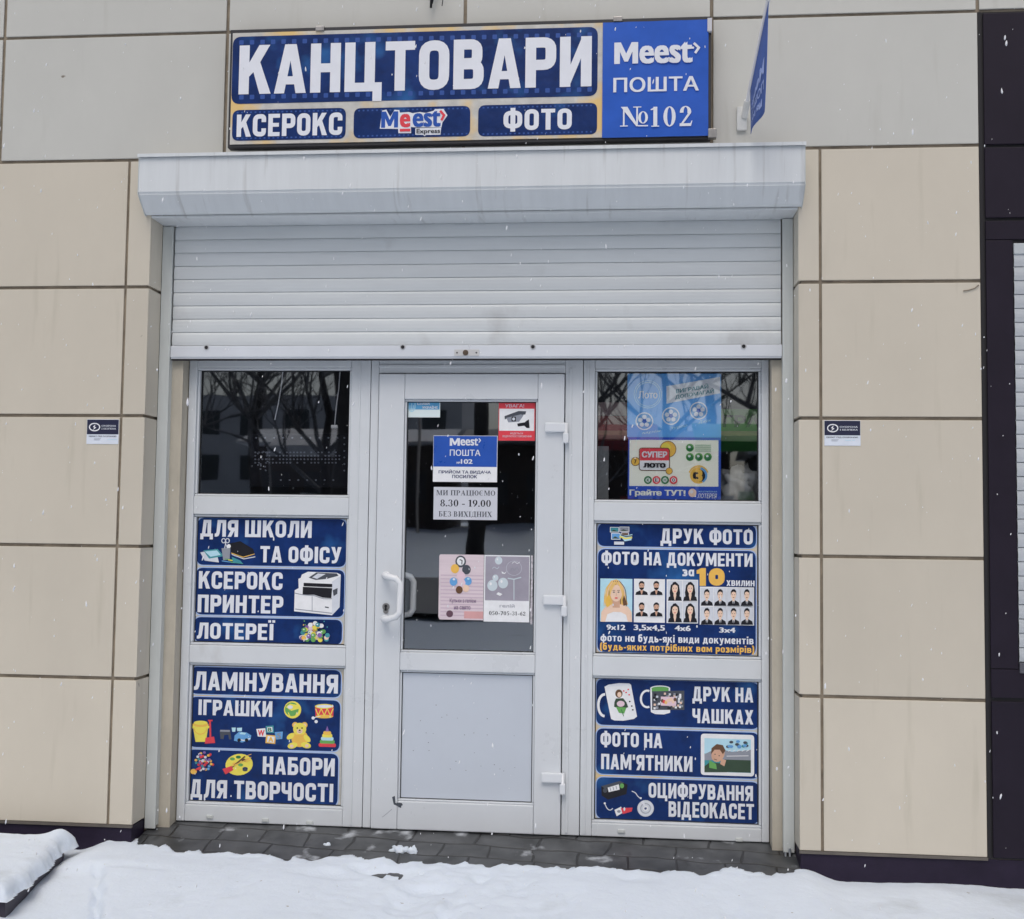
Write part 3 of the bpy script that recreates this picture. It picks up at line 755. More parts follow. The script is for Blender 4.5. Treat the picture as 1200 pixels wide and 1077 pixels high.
for c, e, yy in ((gz0, gz1, YD+.030), (pz0, pz1, YD+.0195)):
    for (q0, q1, s0, s1) in ((g0+.010, g1-.010, e-.013, e-.010), (g0+.010, g1-.010, c+.010, c+.013), (g0+.010, g0+.013, c+.013, e-.013), (g1-.013, g1-.010, c+.013, e-.013)):
        box(bm, q0, q1, yy, yy+.004, s0, s1)
link('gasket', bm, m_gasket, door)
# pull handles (outside one, and the inside one seen through the pane)
def pull(ya, yb, xo, zo, xb):
    bm = bmesh.new()
    x0, zt = xo; _, zb = zo
    pts = [(x0, ya, zt), (x0, ya+(yb-ya)*.75, zt), (x0+xb*.25, yb, zt-.004), (x0+xb*.75, yb, zt-.012), (x0+xb, yb, zt-.035), (x0+xb, yb, zb+.035), (x0+xb*.75, yb, zb+.012), (x0+xb*.25, yb, zb+.004), (x0, ya+(yb-ya)*.75, zb), (x0, ya, zb)]
    tube(bm, pts, .015, 12)
    for z in (zt, zb): disc(bm, (x0, z), .02, ya, ya+(yb-ya)*.15, 14)
    return link('handle', bm, M('handle_white', (.80, .82, .85), .25), door)
ht = back(453, 674, YD); hb = back(453, 725, YD)
pull(YD, YD-.065, ht, hb, .078)
hi = back(468, 673, .32); hj = back(468, 723, .32)
pull(.306, .36, (hi[0], hi[1]), (hj[0], hj[1]), .062)
bm = bmesh.new(); kx, kz = back(452.4, 711, YD)
tube(bm, [(kx, YD-.001, kz), (kx, YD-.006, kz)], .017, 14); tube(bm, [(kx, YD-.001, kz-.02), (kx, YD-.006, kz-.02)], .012, 14)
es_ = link('lock_plate', bm, m_steel, door)
bm = bmesh.new(); disc(bm, (kx, kz+.003), .007, YD-.0075, YD-.006, 10); box(bm, kx-.004, kx+.004, YD-.0075, YD-.006, kz-.018, kz)
link('keyhole', bm, m_black, es_)
# hinges
def hinge(px, py, parent):
    x, z = back(px, py, YD)
    bm = bmesh.new()
    box(bm, d1-.088, d1+.012, YD-.020, YD+.001, z-.022, z+.022, bev=.006)
    box(bm, d1-.004, d1+.022, YD-.022, YFR, z-.072, z-.026, bev=.004)
    tube(bm, [(d1+.009, YD-.012, z-.074), (d1+.009, YD-.012, z+.02)], .009, 10)
    return link('hinge', bm, M('hinge_white', (.74, .77, .81), .3), parent)
hg = hinge(650, 501, door); z1_ = back(650, 501, YD)[1]
for py in (703, 911):
    c = hg.copy(); COL.objects.link(c); c.parent = door; c.location.z += back(650, py, YD)[1]-z1_
# knocked corner of the lower panel
a = Art(YD, (420, 640, 2.993)); a.y = YD-.0004
a.poly([(118, 880), (128, 876), (130, 900), (140, 905), (138, 912), (124, 906)], pdgrey)
a.poly([(134, 899), (152, 901), (156, 908), (150, 911), (150, 918), (140, 915)], pdgrey)
a.line([(84, 950), (100, 938), (118, 922)], 1.4, pgrey)
a.y = YD-.0006
pgrey2 = ink('mid_grey', 104, 106, 112)
for i, (x, y) in enumerate(((270, 560), (290, 603), (308, 595), (345, 606), (450, 608), (215, 615), (235, 658), (260, 660), (370, 665), (403, 658), (450, 665), (545, 668), (243, 692), (190, 720), (245, 720), (405, 728), (340, 758), (320, 785), (375, 790), (428, 775), (475, 770), (495, 785), (508, 792), (547, 780))):
    a.y = YD+.0212; w_ = 2+(i*7 % 7); a.poly([(x-w_, y-.7), (x-w_*.2, y-1.3), (x+w_*.8, y-.6), (x+w_, y+.5), (x+w_*.1, y+1.1), (x-w_*.7, y+.6)], (pdgrey, pgrey2, pgrey2, pgrey)[i % 4])
a.done('scuff_mark', door)['kind'] = 'stuff'

# ------------------------------------------------------------------ roller shutter, two thirds up
shutter = empty('roller_shutter', (-.7, .05, 2.0))
tag(shutter, 'half raised white roller shutter with a long pale housing above the shop door', 'roller shutter')
YBX = -.10
zc = [back(x_, y_, YBX)[1] for x_, y_ in ((162, 183), (943, 168.5), (162, 225.5), (943, 216.5))]
zbt, zbv = (zc[0]+zc[1])/2, (zc[2]+zc[3])/2
zbb = (back(168, 249.5, -.02)[1]+back(941, 242.5, -.02)[1])/2
bx0 = back(162, 205, YBX)[0]; bx1 = back(944, 195, YBX)[0]
def rprof(k=0.0):
    return [(-.001, zbt), (YBX, zbt), (YBX, zbv), (-.016, zbb), (-.001, zbb-.004)]
bm = bmesh.new(); prism(bm, rprof(), bx0+.003, bx1-.003)
bmesh.ops.bevel(bm, geom=[e for e in bm.edges if abs(e.verts[0].co.x-e.verts[1].co.x) > 1], offset=.008, segments=3, affect='EDGES')
box(bm, XCL+.002, XCR-.002, .0, .16, zbb-.012, zbb-.002)
link('shutter_box', bm, m_box, shutter)
for xa in (bx0, bx1-.0028):
    bm = bmesh.new(); pr = [(y-.002 if y < -.01 else y, z-(.003 if z < zbt-.01 else -.0)) for y, z in rprof()]
    prism(bm, pr, xa, xa+.0028)
    link('end_cap', bm, m_rail, shutter)
bm = bmesh.new(); box(bm, bx0-.002, bx1+.002, YBX-.010, -.0005, zbt+.003, zbt+.007, bev=.001); box(bm, bx0-.002, bx1+.002, YBX-.012, YBX-.0095, zbt-.009, zbt+.007, bev=.0008)
link('drip_flashing', bm, m_box, shutter)
RX0, RX1 = -2.120, .733
for a, b in ((XCL+.001, RX0), (RX1, XCR-.001)):
    bm = bmesh.new(); box(bm, a, b, .14, .149, ZB-.012, zbb-.015, bev=.002); box(bm, a+.002, b-.002, .1495, .185, ZB+.0, zbb-.015)
    link('guide_rail', bm, m_rail, shutter)
# curtain: slightly crowned slats with a step between each
zl0 = back(560, 265-4, .155)[1]; zlb = back(560, 404.5, .155)[1]; zbar = back(560, 418.5, .155)[1]
ns = 10; pitch = (zl0-zlb)/9.05
bm = bmesh.new(); prev = None; z = zlb
prof = []
for k in range(ns+3):
    zz = zlb+k*pitch
    prof += [(.162, zz), (.162, zz+.0016), (.1560, zz+.0024), (.1535, zz+pitch*.3), (.1530, zz+pitch*.55), (.1545, zz+pitch*.82), (.158, zz+pitch*.985)]
rowsv = [[bm.verts.new((x, y, z)) for x in np.linspace(RX0+.005, RX1-.005, 12)] for y, z in prof if z < zbb+.12]
for i in range(len(rowsv)-1):
    for k in range(11): bm.faces.new((rowsv[i][k], rowsv[i][k+1], rowsv[i+1][k+1], rowsv[i+1][k]))
link('slat_curtain', bm, m_shut, shutter)
bm = bmesh.new(); box(bm, RX0+.001, RX1-.001, .146, .172, zbar, zlb-.001, bev=.003)
box(bm, RX0+.003, RX1-.003, .150, .170, zbar-.007, zbar-.0002)
bar_ = link('bottom_bar', bm, M('bar_white', (.70, .73, .78), .35, .05, 3), shutter)
bm = bmesh.new(); box(bm, RX0+.004, RX1-.004, .152, .168, zbar-.014, zbar-.0072); link('rubber_seal', bm, m_black, bar_)
for px in (242, 472, 624.5, 871.5):
    x, z = back(px, 407, .146)
    bm = bmesh.new(); z = zlb-.010
    disc(bm, (x, z), .013, .1435, .1462, 16, 0); disc(bm, (x, z), .0085, .1425, .1437, 14, 1)
    link('screw', bm, [M('screw_ring', (.50, .51, .53), .4), m_black], bar_)
x, z = back(547, 413.5, .146)
bm = bmesh.new(); box(bm, x-.058, x+.058, .1425, .1458, z-.015, z+.015, bev=.0012)
disc(bm, (x-.005, z), .013, .139, .1424, 18, 1)
for s in (-.045, .045): disc(bm, (x+s, z), .004, .1415, .1424, 10, 2)
link('shutter_lock', bm, [M('lock_cover', (.60, .60, .60), .4), M('lock_brass', (.16, .12, .09), .4, .2, 30, metallic=.6), m_dark], bar_)

# ------------------------------------------------------------------ dark plum shop next door
nb = empty('neighbouring_shop', (3.6, .1, -.2))
tag(nb, 'dark plum clad shop front at the right edge, beside the cream wall', 'building')
zs = [HP+.004, back(1175, 820, 0)[1], back(1175, 784, 0)[1], back(1175, 281, 0)[1], back(1175, 257, 0)[1], back(1175, 171, 0)[1], H1-.006]
xw = back(1189.5, 500, 0.0)[0]
def plum(x0, x1, z0, z1, y0=-.004):
    bm = bmesh.new(); box(bm, x0+.006, x1-.006, y0, .0065, z0+.007, z1-.007, bev=.003); return link('cladding_panel', bm, m_plum, nb)
plum(XV3+.016, 2.9, zs[0]-.004, zs[1]); plum(2.9, 4.5, zs[0]-.004, zs[1])
plum(XV3+.016, 4.5, zs[4], zs[5]); plum(XV3+.016, 4.5, zs[5], zs[6])
bm = bmesh.new(); box(bm, XV3+.022, xw, -.003, .0065, zs[2]+.002, zs[3]-.002, bev=.002); box(bm, XV3+.022, 4.49, -.0025, .0065, zs[1]+.008, zs[2]-.001, bev=.002); box(bm, XV3+.022, 4.49, -.0035, .0065, zs[3]+.001, zs[4]-.007, bev=.002); box(bm, 4.0, 4.49, -.003, .0065, zs[2]+.002, zs[3]-.002, bev=.002)
link('shop_frame', bm, m_plum, nb)
bm = bmesh.new(); box(bm, XV3+.0005, XV3+.014, .004, .0090, HP, H1-.004); box(bm, XV3+.014, 4.5, .0070, .0095, HP, H1-.004)
link('joint_backing', bm, m_black, nb)
sh2 = empty('roller_shutter', (2.8, .05, .6))
tag(sh2, 'closed grey slatted shutter set in the dark plum frame at the right edge', 'roller shutter')
za, zb_ = back(1195, 776, .01)[1], back(1195, 286, .01)[1]
bm = bmesh.new(); pr = []
pp = .0605; k = 0; z = za
while z < zb_-.09:
    pr += [(.0135, z), (.0135, z+.0024), (.006, z+.004), (.0035, z+pp*.4), (.0035, z+pp*.6), (.0065, z+pp*.985)]; z += pp
rowsv = [[bm.verts.new((x, y-.0075, zq)) for x in (xw+.004, 3.0, 3.996)] for y, zq in pr]
for i in range(len(rowsv)-1):
    for k in range(2): bm.faces.new((rowsv[i][k], rowsv[i][k+1], rowsv[i+1][k+1], rowsv[i+1][k]))
link('slat_curtain', bm, M('shutter_grey', (.48, .51, .54), .4, .08, 3), sh2)
bm = bmesh.new(); box(bm, xw+.003, 3.997, -.008, .0060, z-.004, zb_, bev=.003); link('shutter_box', bm, M('shutter_grey_box', (.50, .54, .56), .4), sh2)
bm = bmesh.new(); box(bm, xw+.003, 3.997, -.010, .0060, za-.045, za-.001, bev=.003); link('bottom_bar', bm, M('shutter_bar', (.10, .10, .12), .4), sh2)
boxo('lintel', (-2.067, .689, .252, .317, ZT+.001, 2.9), m_jamb, shop)

# ------------------------------------------------------------------ big shop sign over the door
YS = -.075
SGN = (250, 0, 1.71429)
def sign_thing(name, label, cat, corners, Y, group=None):
    x0, x1, z0, z1 = rect4(corners, Y)
    t = empty(name, ((x0+x1)/2, Y, z0)); tag(t, label, cat, group)
    return t, x0, x1, z0, z1
t, sx0, sx1, sz0, sz1 = sign_thing('shop_sign', 'long navy stationery shop sign with big white lettering above the shutter box', 'sign',
                                   [(271, 38.5), (832, 23.5), (271, 169), (832, 158.6)], YS)
bm = bmesh.new()
for (a, b, c, e) in ((sx0-.012, sx1+.006, sz0-.014, sz0+.02), (sx0-.012, sx1+.006, sz1-.02, sz1+.018), (sx0-.012, sx0+.02, sz0+.02, sz1-.02), (sx1-.02, sx1+.006, sz0+.02, sz1-.02)):
    box(bm, a, b, YS+.006, YS+.05, c, e, bev=.002)
for x in (sx0+.1, (sx0+sx1)/2, sx1-.1):
    for z in (sz0+.03, sz1-.03): box(bm, x-.02, x+.02, YS+.05, .001, z-.02, z+.02)
link('sign_frame', bm, m_dark, t)
xm1 = back(707, 95, YS)[0]
bm = bmesh.new(); box(bm, sx0, sx1-.02, YS+.001, YS+.0055, sz0, sz1)
link('banner', bm, pcream, t)
a = Art(YS, SGN)
a.rect(38, 64, 772, 201, navy, 14)
k = 0
for i in range(34):
    x = 52+i*21.2
    if x > 752: break
    if i == 0: a.up()
    for yy in (77, 187): a.rect(x, yy-4-(x-405)*0.0225, x+9, yy+5-(x-405)*.0225, navy2, 1.5, up=False)
a.done('sign_field', t)
a = Art(YS-.0008, SGN)
a.caps('КАНЦТОВАРИ', 52, 82, 760, 181.5, pw, space=.3, gap=.085)
a.done('lettering', t)
for (x0, y0, x1, y1) in ((38, 219, 266, 281), (282, 215, 516, 276), (532, 209, 771, 272)):
    a = Art(YS, SGN); a.rect(x0, y0, x1, y1, navy, 11)
    k = int((x1-x0)/9); a.up()
    for i in range(1, k):
        for yy in (y0+3.5, y1-6.5): a.rect(x0+i*9, yy-(i*9-(x1-x0)/2)*.022, x0+i*9+3.6, yy+3-(i*9-(x1-x0)/2)*.022, navy2, up=False)
    a.done('sign_field', t)
a = Art(YS-.0008, SGN); a.caps('КСЕРОКС', 47, 228, 259, 273, pw); a.done('lettering', t)
a = Art(YS-.0008, SGN); a.caps('ФОТО', 583, 219, 720, 261, pw); a.done('lettering', t)
# courier logo in the middle field
blogo = ink('logo_blue', 36, 74, 150)
ME = (400, 110, 7.0588)
a = Art(YS-.0008, ME)
a.poly([(318, 288), (338, 138), (372, 130), (405, 190), (440, 132), (480, 134), (484, 155), (560, 150), (590, 160), (650, 150), (700, 158), (762, 140), (775, 126), (845, 124), (878, 178), (836, 238), (828, 278), (620, 278), (575, 274), (578, 325), (472, 325), (470, 290)], pw)
a.poly([(612, 285), (826, 280), (820, 338), (700, 340), (690, 352), (676, 340), (612, 338)], pw)
a.caps('М', 330, 146, 470, 280, blogo)
a.text('e', 484, 166, 572, 278, pred, .04)
a.text('est', 590, 140, 822, 274, blogo, .035)
a.rect(484, 290, 572, 312, pred)
a.line([(818, 140), (850, 178), (828, 220)], 20, pred)
a.text('Express', 622, 290, 818, 338, pblack, .02)
a.done('logo', t)
for px, py in ((375, 34), (724, 23)):
    x, z = back(px, py, YS); boxo('clip', (x-.02, x+.02, YS-.006, YS+.03, z-.010, z+.012), m_steel, t, bev=.002)
# post office banner over the right end
BL = (700, 20, 6.9467)
b_ = empty('post_office_banner', (xm1+.2, YS-.004, sz0)); tag(b_, 'bright blue post office banner with number 102 over the right end of the long sign', 'banner')
x0, x1, z0, z1 = rect4([(707, 26.5), (832, 23.5), (705, 162.5), (828, 158.8)], YS)
bm = bmesh.new()
nx, nz_ = 14, 14; vv = []
for i in range(nx+1):
    row = []
    for j in range(nz_+1):
        u, v = i/nx, j/nz_
        row.append(bm.verts.new((x0+(x1-x0)*u, YS-.0035+.0012*math.sin(5*u+7*v)+.001*math.sin(17*u-6*v), z0+(z1-z0)*v)))
    vv.append(row)
for i in range(nx):
    for j in range(nz_):
        f = bm.faces.new((vv[i][j], vv[i+1][j], vv[i+1][j+1], vv[i][j+1])); f.smooth = True
link('banner', bm, royal, b_)
a = Art(YS-.0068, BL)
a.caps('М', 138, 206, 332, 380, pw); a.text('eest', 342, 204, 775, 376, pw, .035)
a.line([(785, 212), (826, 250), (796, 294)], 20, pw); a.oval(778, 250, 10, 10, pw)
a.done('logo', b_)
a = Art(YS-.0068, BL); a.text('ПОШТА', 130, 486, 826, 607, pw, .02); a.done('lettering', b_)
a = Art(YS-.0068, BL); 
a.caps('N', 168, 730, 362, 890, pw, GS); a.caps('o', 332, 765, 412, 890, pw, {'o': (.4, [ell(.2, .58, .2, .40, .11, .05), rc(0, 0, .4, .08)])})
a.caps('102', 434, 728, 770, 890, pw, GS, gap=.16)
a.done('lettering', b_)
x, z = back(834, 157, YS); boxo('clip', (x-.016, x+.02, YS-.012, YS+.02, z-.02, z+.02), m_steel, b_, bev=.002)
x, z = back(832, 30, YS); boxo('clip', (x-.012, x+.008, YS-.012, YS+.02, z-.03, z+.03), M('clip_white', (.6, .6, .64), .4), b_, bev=.002)

# ------------------------------------------------------------------ four printed panels in the side windows
def panel_sign(name, label, key, a0, a1, crop, fields):
    z0, z1 = O[key][2]+.013, O[key][3]-.013
    t = empty(name, ((a0+a1)/2, .285, z0)); tag(t, label, 'sign', 'printed panels in the window frames')
    boxo('board', (a0+.013, a1-.013, .2825, .2865, z0, z1), pcream, t)
    Yp = .2820
    for f in fields:
        a = Art(Yp, crop); a.frame(f[0]-3, f[1]-3, f[2]+3, f[3]+3, 8, pline, 40); a.rect(*f, navy, 38); a.done('sign_field', t)
    return t, Yp-.0006
def face(a, x0, y0, x1, y1, bgm, hair, skin, top, long_=False, tie=False, beard=False):
    w_, h_ = x1-x0, y1-y0
    q = lambda u, v: (x0+u*w_, y0+v*h_)
    a.rect(x0, y0, x1, y1, bgm)
    if long_: a.poly([q(.2, .95), q(.14, .6), q(.22, .22), q(.5, .08), q(.78, .22), q(.86, .6), q(.8, .95)], hair)
    a.poly([q(.02, 1), q(.08, .82), q(.35, .70), q(.65, .70), q(.92, .82), q(.98, 1)], top)
    a.poly([q(.40, .72), q(.60, .72), q(.52, .98), q(.48, .98)], pw if tie else skin)
    if tie: a.poly([q(.47, .76), q(.53, .76), q(.54, .98), q(.46, .98)], pblack)
    a.rect(x0+.41*w_, y0+.55*h_, x0+.59*w_, y0+.74*h_, skin)
    a.oval(x0+.5*w_, y0+.38*h_, .2*w_, .27*h_, skin, 14)
    a.poly([q(.29, .42), q(.28, .22), q(.38, .09), q(.55, .06), q(.70, .16), q(.72, .42), q(.67, .26), q(.5, .20), q(.36, .25)], hair)
    if beard: a.poly([q(.31, .42), q(.36, .52), q(.5, .50), q(.64, .52), q(.69, .42), q(.66, .6), q(.5, .68), q(.34, .6)], hair)
    for u in (.41, .59): a.oval(x0+u*w_, y0+.38*h_, .035*w_, .018*h_, pblack, 8, up=(u < .5))
    a.line([q(.44, .53), q(.56, .53)], .03*h_, pred if long_ else pbrown)

# left upper: school and office
CR = (215, 595, 6.0)
t, yl = panel_sign('service_sign', 'navy panel with a copier picture, in the middle of the left window', 'l1', LA0, LA1, CR,
                   [(97, 76, 1143, 409), (85, 430, 1130, 760), (75, 778, 1115, 952)])
for s, b in (('ДЛЯ ШКОЛИ', (120, 89, 902, 207)), ('ТА ОФІСУ', (540, 273, 1110, 388)), ('КСЕРОКС', (108, 450, 697, 573)), ('ПРИНТЕР', (100, 616, 700, 740)), ('ЛОТЕРЕЇ', (95, 812, 635, 926))):
    a = Art(yl, CR); a.caps(s, *b, pw); a.done('lettering', t)
a = Art(yl, CR)   # copier
a.poly([(778, 728), (782, 580), (810, 565), (808, 500), (825, 492), (832, 470), (875, 450), (1080, 458), (1106, 470), (1098, 700), (1045, 756)], paper)
a.poly([(1045, 520), (1104, 480), (1098, 700), (1045, 756)], plgrey)
a.poly([(880, 492), (935, 455), (1078, 462), (1090, 478), (1010, 500), (930, 508)], pdgrey); a.poly([(905, 490), (945, 462), (1000, 466), (940, 500)], plgrey)
a.poly([(845, 528), (1046, 536), (1046, 560), (845, 552)], pblack)
a.poly([(840, 556), (1046, 566), (1040, 636), (980, 632), (920, 612), (838, 612)], pblack)
a.poly([(1050, 580), (1084, 565), (1082, 605), (1056, 622)], pdgrey)
a.line([(782, 600), (838, 612), (920, 618), (985, 640), (1044, 640)], 5, pgrey); a.line([(905, 624), (905, 730)], 4, pgrey); a.line([(786, 712), (1045, 742)], 5, pgrey)
a.poly([(995, 694), (1022, 698), (1022, 706), (995, 702)], pdgrey)
a.done('copier_picture', t)
a = Art(yl, CR)   # school things
a.poly([(118, 315), (150, 372), (250, 385), (225, 290)], plgrey); a.poly([(140, 300), (240, 290), (285, 340), (180, 358)], pteal); a.poly([(150, 308), (235, 300), (262, 332), (190, 345)], plsky)
a.poly([(325, 250), (400, 235), (490, 290), (500, 320), (420, 345), (335, 315)], pblack); a.line([(335, 318), (420, 348), (500, 325)], 5, pgold); a.line([(340, 328), (425, 360), (505, 345)], 6, plgrey)
a.poly([(268, 285), (330, 280), (325, 365), (280, 370)], pgrey); a.line([(290, 285), (300, 235)], 6, plgrey); a.line([(310, 285), (290, 238)], 6, plgrey)
a.ring(283, 232, 13, 15, 6, plgrey); a.ring(310, 232, 13, 15, 6, plgrey)
for i, (c, x) in enumerate(((pgreen, 350), (pyel, 375), (psky, 330), (pgreen, 390))): a.line([(x-60, 360+i*7), (x+30, 372+i*7)], 6, c)
a.oval(320, 270, 14, 14, paper); a.poly([(340, 345), (400, 370), (420, 395), (350, 385)], pteal)
a.done('stationery_picture', t)
a = Art(yl, CR)   # lottery balls heap
rr_ = random.Random(3)
for i in range(54):
    th = rr_.random()*math.pi; q = math.sqrt(rr_.random())
    x, y = 930+95*q*math.cos(th)*1.05, 930-118*q*math.sin(th)
    c = rr_.choice([pyel, ppink, pteal, porange, paper, pgreen, ppurple, pskin])
    a.oval(x, y, 17, 16, c, 10); a.oval(x-3, y-3, 6, 5, pw, 8) if i % 2 else None
for i in range(10): a.oval(930+rr_.uniform(-110, 110), 830+rr_.uniform(-35, 60), 5, 5, rr_.choice([pteal, porange, pgreen]), 6)
a.done('lottery_picture', t)

# left lower: laminating, toys, craft kits
CR = (205, 770, 5.7143)
t, yl = panel_sign('service_sign', 'navy panel with teddy bear and toy pictures, at the bottom of the left window', 'l2', LA0, LA1, CR,
                   [(104, 76, 1112, 258), (96, 278, 1105, 617), (80, 633, 1092, 984)])
for s, b in (('ЛАМІНУВАННЯ', (128, 107, 1092, 232)), ('ІГРАШКИ', (158, 290, 652, 394)), ('НАБОРИ', (588, 672, 1070, 791)), ('ДЛЯ ТВОРЧОСТІ', (100, 833, 1060, 955))):
    a = Art(yl, CR); a.caps(s, *b, pw); a.done('lettering', t)
a = Art(yl, CR)
a.oval(788, 353, 58, 58, pyel); a.oval(783, 350, 46, 46, pgreen); a.poly([(742, 335), (770, 312), (822, 320), (832, 345), (780, 360)], pyel); a.ring(788, 353, 30, 52, 6, pyel, 20, 20, 160); a.oval(772, 335, 18, 12, pw)
a.done('ball_picture', t)
a = Art(yl, CR)
a.poly([(938, 330), (1063, 330), (1060, 398), (942, 398)], pred); a.oval(1000, 330, 63, 16, pyel); a.oval(1000, 330, 52, 10, pw); a.oval(1000, 398, 59, 12, pgold)
a.line([(942, 345), (960, 390), (980, 345), (1000, 390), (1020, 345), (1040, 390), (1060, 345)], 7, pyel)
a.line([(925, 407), (975, 395)], 5, paper); a.oval(926, 408, 11, 11, pw); a.oval(946, 432, 11, 11, pw)
a.done('drum_picture', t)
a = Art(yl, CR)
a.poly([(118, 450), (225, 450), (208, 568), (138, 568)], pyel); a.oval(171, 452, 54, 16, pgold); a.oval(172, 440, 46, 14, pyel); a.oval(122, 468, 12, 10, pyel); a.oval(220, 468, 12, 10, pyel); a.ring(171, 470, 44, 46, 6, pgold, 16, 10, 170)
a.line([(235, 425), (238, 540)], 12, pred); a.poly([(205, 540), (262, 532), (270, 575), (200, 580)], pred); a.line([(222, 425), (252, 425)], 10, pred)
a.done('bucket_picture', t)
a = Art(yl, CR)
a.poly([(300, 495), (370, 490), (378, 550), (362, 552), (358, 520), (330, 522), (326, 550), (305, 548)], pdgrey); a.rect(303, 488, 368, 500, pgrey)
a.poly([(395, 560), (400, 525), (430, 500), (480, 505), (512, 525), (505, 555), (450, 572)], psky); a.poly([(430, 515), (445, 503), (475, 508), (470, 520)], plsky); a.line([(425, 550), (460, 558), (505, 545)], 7, paper); a.oval(430, 556, 12, 12, pblack); a.oval(480, 556, 12, 12, pblack)
a.poly([(380, 472), (408, 472), (404, 500), (384, 500)], plsky); a.poly([(415, 474), (450, 472), (448, 496), (418, 496)], plsky)
a.done('toy_car_picture', t)
a = Art(yl, CR)
a.poly([(545, 482), (605, 476), (612, 535), (555, 532)], paper); a.text('W', 556, 488, 600, 528, pred, .04)
a.poly([(608, 462), (660, 458), (664, 508), (612, 508)], pteal); a.poly([(618, 470), (652, 468), (654, 500), (620, 500)], paper); a.text('B', 624, 474, 648, 498, pdgreen, .04)
a.poly([(612, 520), (676, 525), (672, 582), (606, 575)], porange); a.poly([(622, 528), (668, 533), (664, 574), (617, 568)], paper); a.text('A', 626, 534, 660, 568, porange, .05)
a.poly([(668, 502), (724, 498), (720, 548), (678, 552)], psky); a.text('S', 684, 508, 712, 544, pgrey, .03)
a.done('letter_blocks_picture', t)
a = Art(yl, CR)
for x in (805, 868): a.oval(x, 455, 20, 20, pgold); a.oval(x, 456, 11, 11, pskin)
a.oval(836, 545, 56, 58, pgold); 
for x, y, r1, r2, ro in ((775, 530, 30, 17, -35), (885, 545, 30, 17, 50), (788, 592, 34, 20, -15), (878, 590, 34, 20, 15)): a.oval(x, y, r1, r2, pyel, rot=ro)
a.oval(836, 482, 44, 42, pyel); a.oval(836, 497, 20, 16, pskin); a.oval(836, 490, 7, 5, pblack); a.oval(820, 475, 5, 5, pblack); a.oval(852, 475, 5, 5, pblack, up=False); a.ring(836, 496, 9, 8, 2.5, pbrown, 8, 20, 160)
a.poly([(815, 518), (857, 518), (850, 530), (822, 530)], porange); a.oval(783, 596, 12, 11, pskin); a.oval(884, 594, 12, 11, pskin, up=False)
a.done('teddy_bear_picture', t)
a = Art(yl, CR)
for y, w_, c in ((590, 58, pred), (568, 50, pgreen), (547, 42, plsky), (527, 34, pyel), (509, 26, pgold)): a.rect(1020-w_, y-13, 1020+w_, y+12, c, 10)
a.poly([(1008, 498), (1020, 460), (1032, 498)], ppurple)
a.done('stacking_toy_picture', t)
a = Art(yl, CR)
for i in range(46):
    th = rr_.random()*6.28; q = math.sqrt(rr_.random())
    a.oval(198+62*q*math.cos(th), 700+62*q*math.sin(th), 10, 9, rr_.choice([pred, psky, pteal, plgrey, ppurple, porange]), 8)
a.oval(128, 765, 22, 18, porange); a.line([(140, 755), (175, 735)], 12, pred)
a.done('beads_picture', t)
a = Art(yl, CR)
a.oval(430, 720, 92, 72, pyel, 24, rot=-8); a.oval(470, 748, 18, 12, navy)
for x, y, c in ((385, 682, pgreen), (425, 670, pdgreen), (462, 690, pbrown), (402, 715, pgold), (440, 722, pgreen), (470, 755, pdgrey)): a.oval(x, y, 17, 10, c)
a.line([(330, 780), (470, 665)], 10, pbrown); a.line([(360, 740), (500, 680)], 6, porange); a.poly([(318, 750), (380, 728), (392, 756), (340, 785)], pred)
for y in (650, 670, 688): a.line([(470, y+15), (512, y)], 4, porange)
a.done('palette_picture', t)

# right upper: photo printing
CR = (690, 605, 5.7143)
t, yl = panel_sign('service_sign', 'navy panel with rows of passport portraits and an orange 10, in the right window', 'r1', RA0, RA1, CR,
                   [(60, 54, 1120, 207), (60, 226, 1118, 919)])
for s, b in (('ДРУК ФОТО', (480, 85, 1098, 186)), ('ФОТО НА ДОКУМЕНТИ', (85, 243, 1097, 331))):
    a = Art(yl, CR); a.caps(s, *b, pw); a.done('lettering', t)
a = Art(yl, CR); a.caps('за', 627, 340, 705, 401, pw, GW); a.done('lettering', t)
a = Art(yl, CR); a.caps('хвилин', 922, 415, 1110, 468, pw, GW); a.done('lettering', t)
a = Art(yl, CR); a.poly([(722, 362), (752, 347), (784, 347), (784, 466), (742, 466), (742, 384), (722, 386)], porange)
a.up(); a.raw([[a.pt(*p) for p in q] for q in stroke(round_path([(825, 370), (888, 370), (888, 443), (825, 443)], 34, True), 44, True)], porange)
a.done('numeral', t)
for s, b in (('9x12', (118, 726, 245, 761)), ('3,5x4,5', (300, 727, 510, 770)), ('4x6', (575, 732, 682, 768)), ('3x4', (873, 745, 982, 780))):
    a = Art(yl, CR); a.text(s, *b, pw, .035); a.done('caption', t)
a = Art(yl, CR); a.caps('фото на будь-які види документів', 78, 796, 1103, 847, pw, GW, gap=.12, space=.36); a.done('lettering', t)
a = Art(yl, CR); a.caps('(будь-яких потрібних вам розмірів)', 75, 858, 1108, 905, porange, GW, gap=.12, space=.36); a.done('lettering', t)
a = Art(yl, CR)   # the large portrait
a.rect(76, 418, 291, 706, plsky)
a.poly([(112, 600), (102, 560), (122, 470), (150, 432), (185, 422), (215, 440), (235, 480), (250, 540), (262, 590), (225, 610), (150, 615)], pblond)
for i in range(16):
    u = i/15; x = 118+u*120; a.line(round_path([(183+(x-183)*.35, 432), (x-6+12*u, 480), (x+(-14 if u < .5 else 14)*abs(u-.5)*2, 545), (x+(u-.5)*30, 602)], 30), 4, (pgold, pbrown, pskin, pblond)[(i*3) % 4])
a.poly([(80, 706), (84, 640), (110, 605), (155, 590), (215, 590), (262, 605), (286, 640), (290, 706)], pskin)
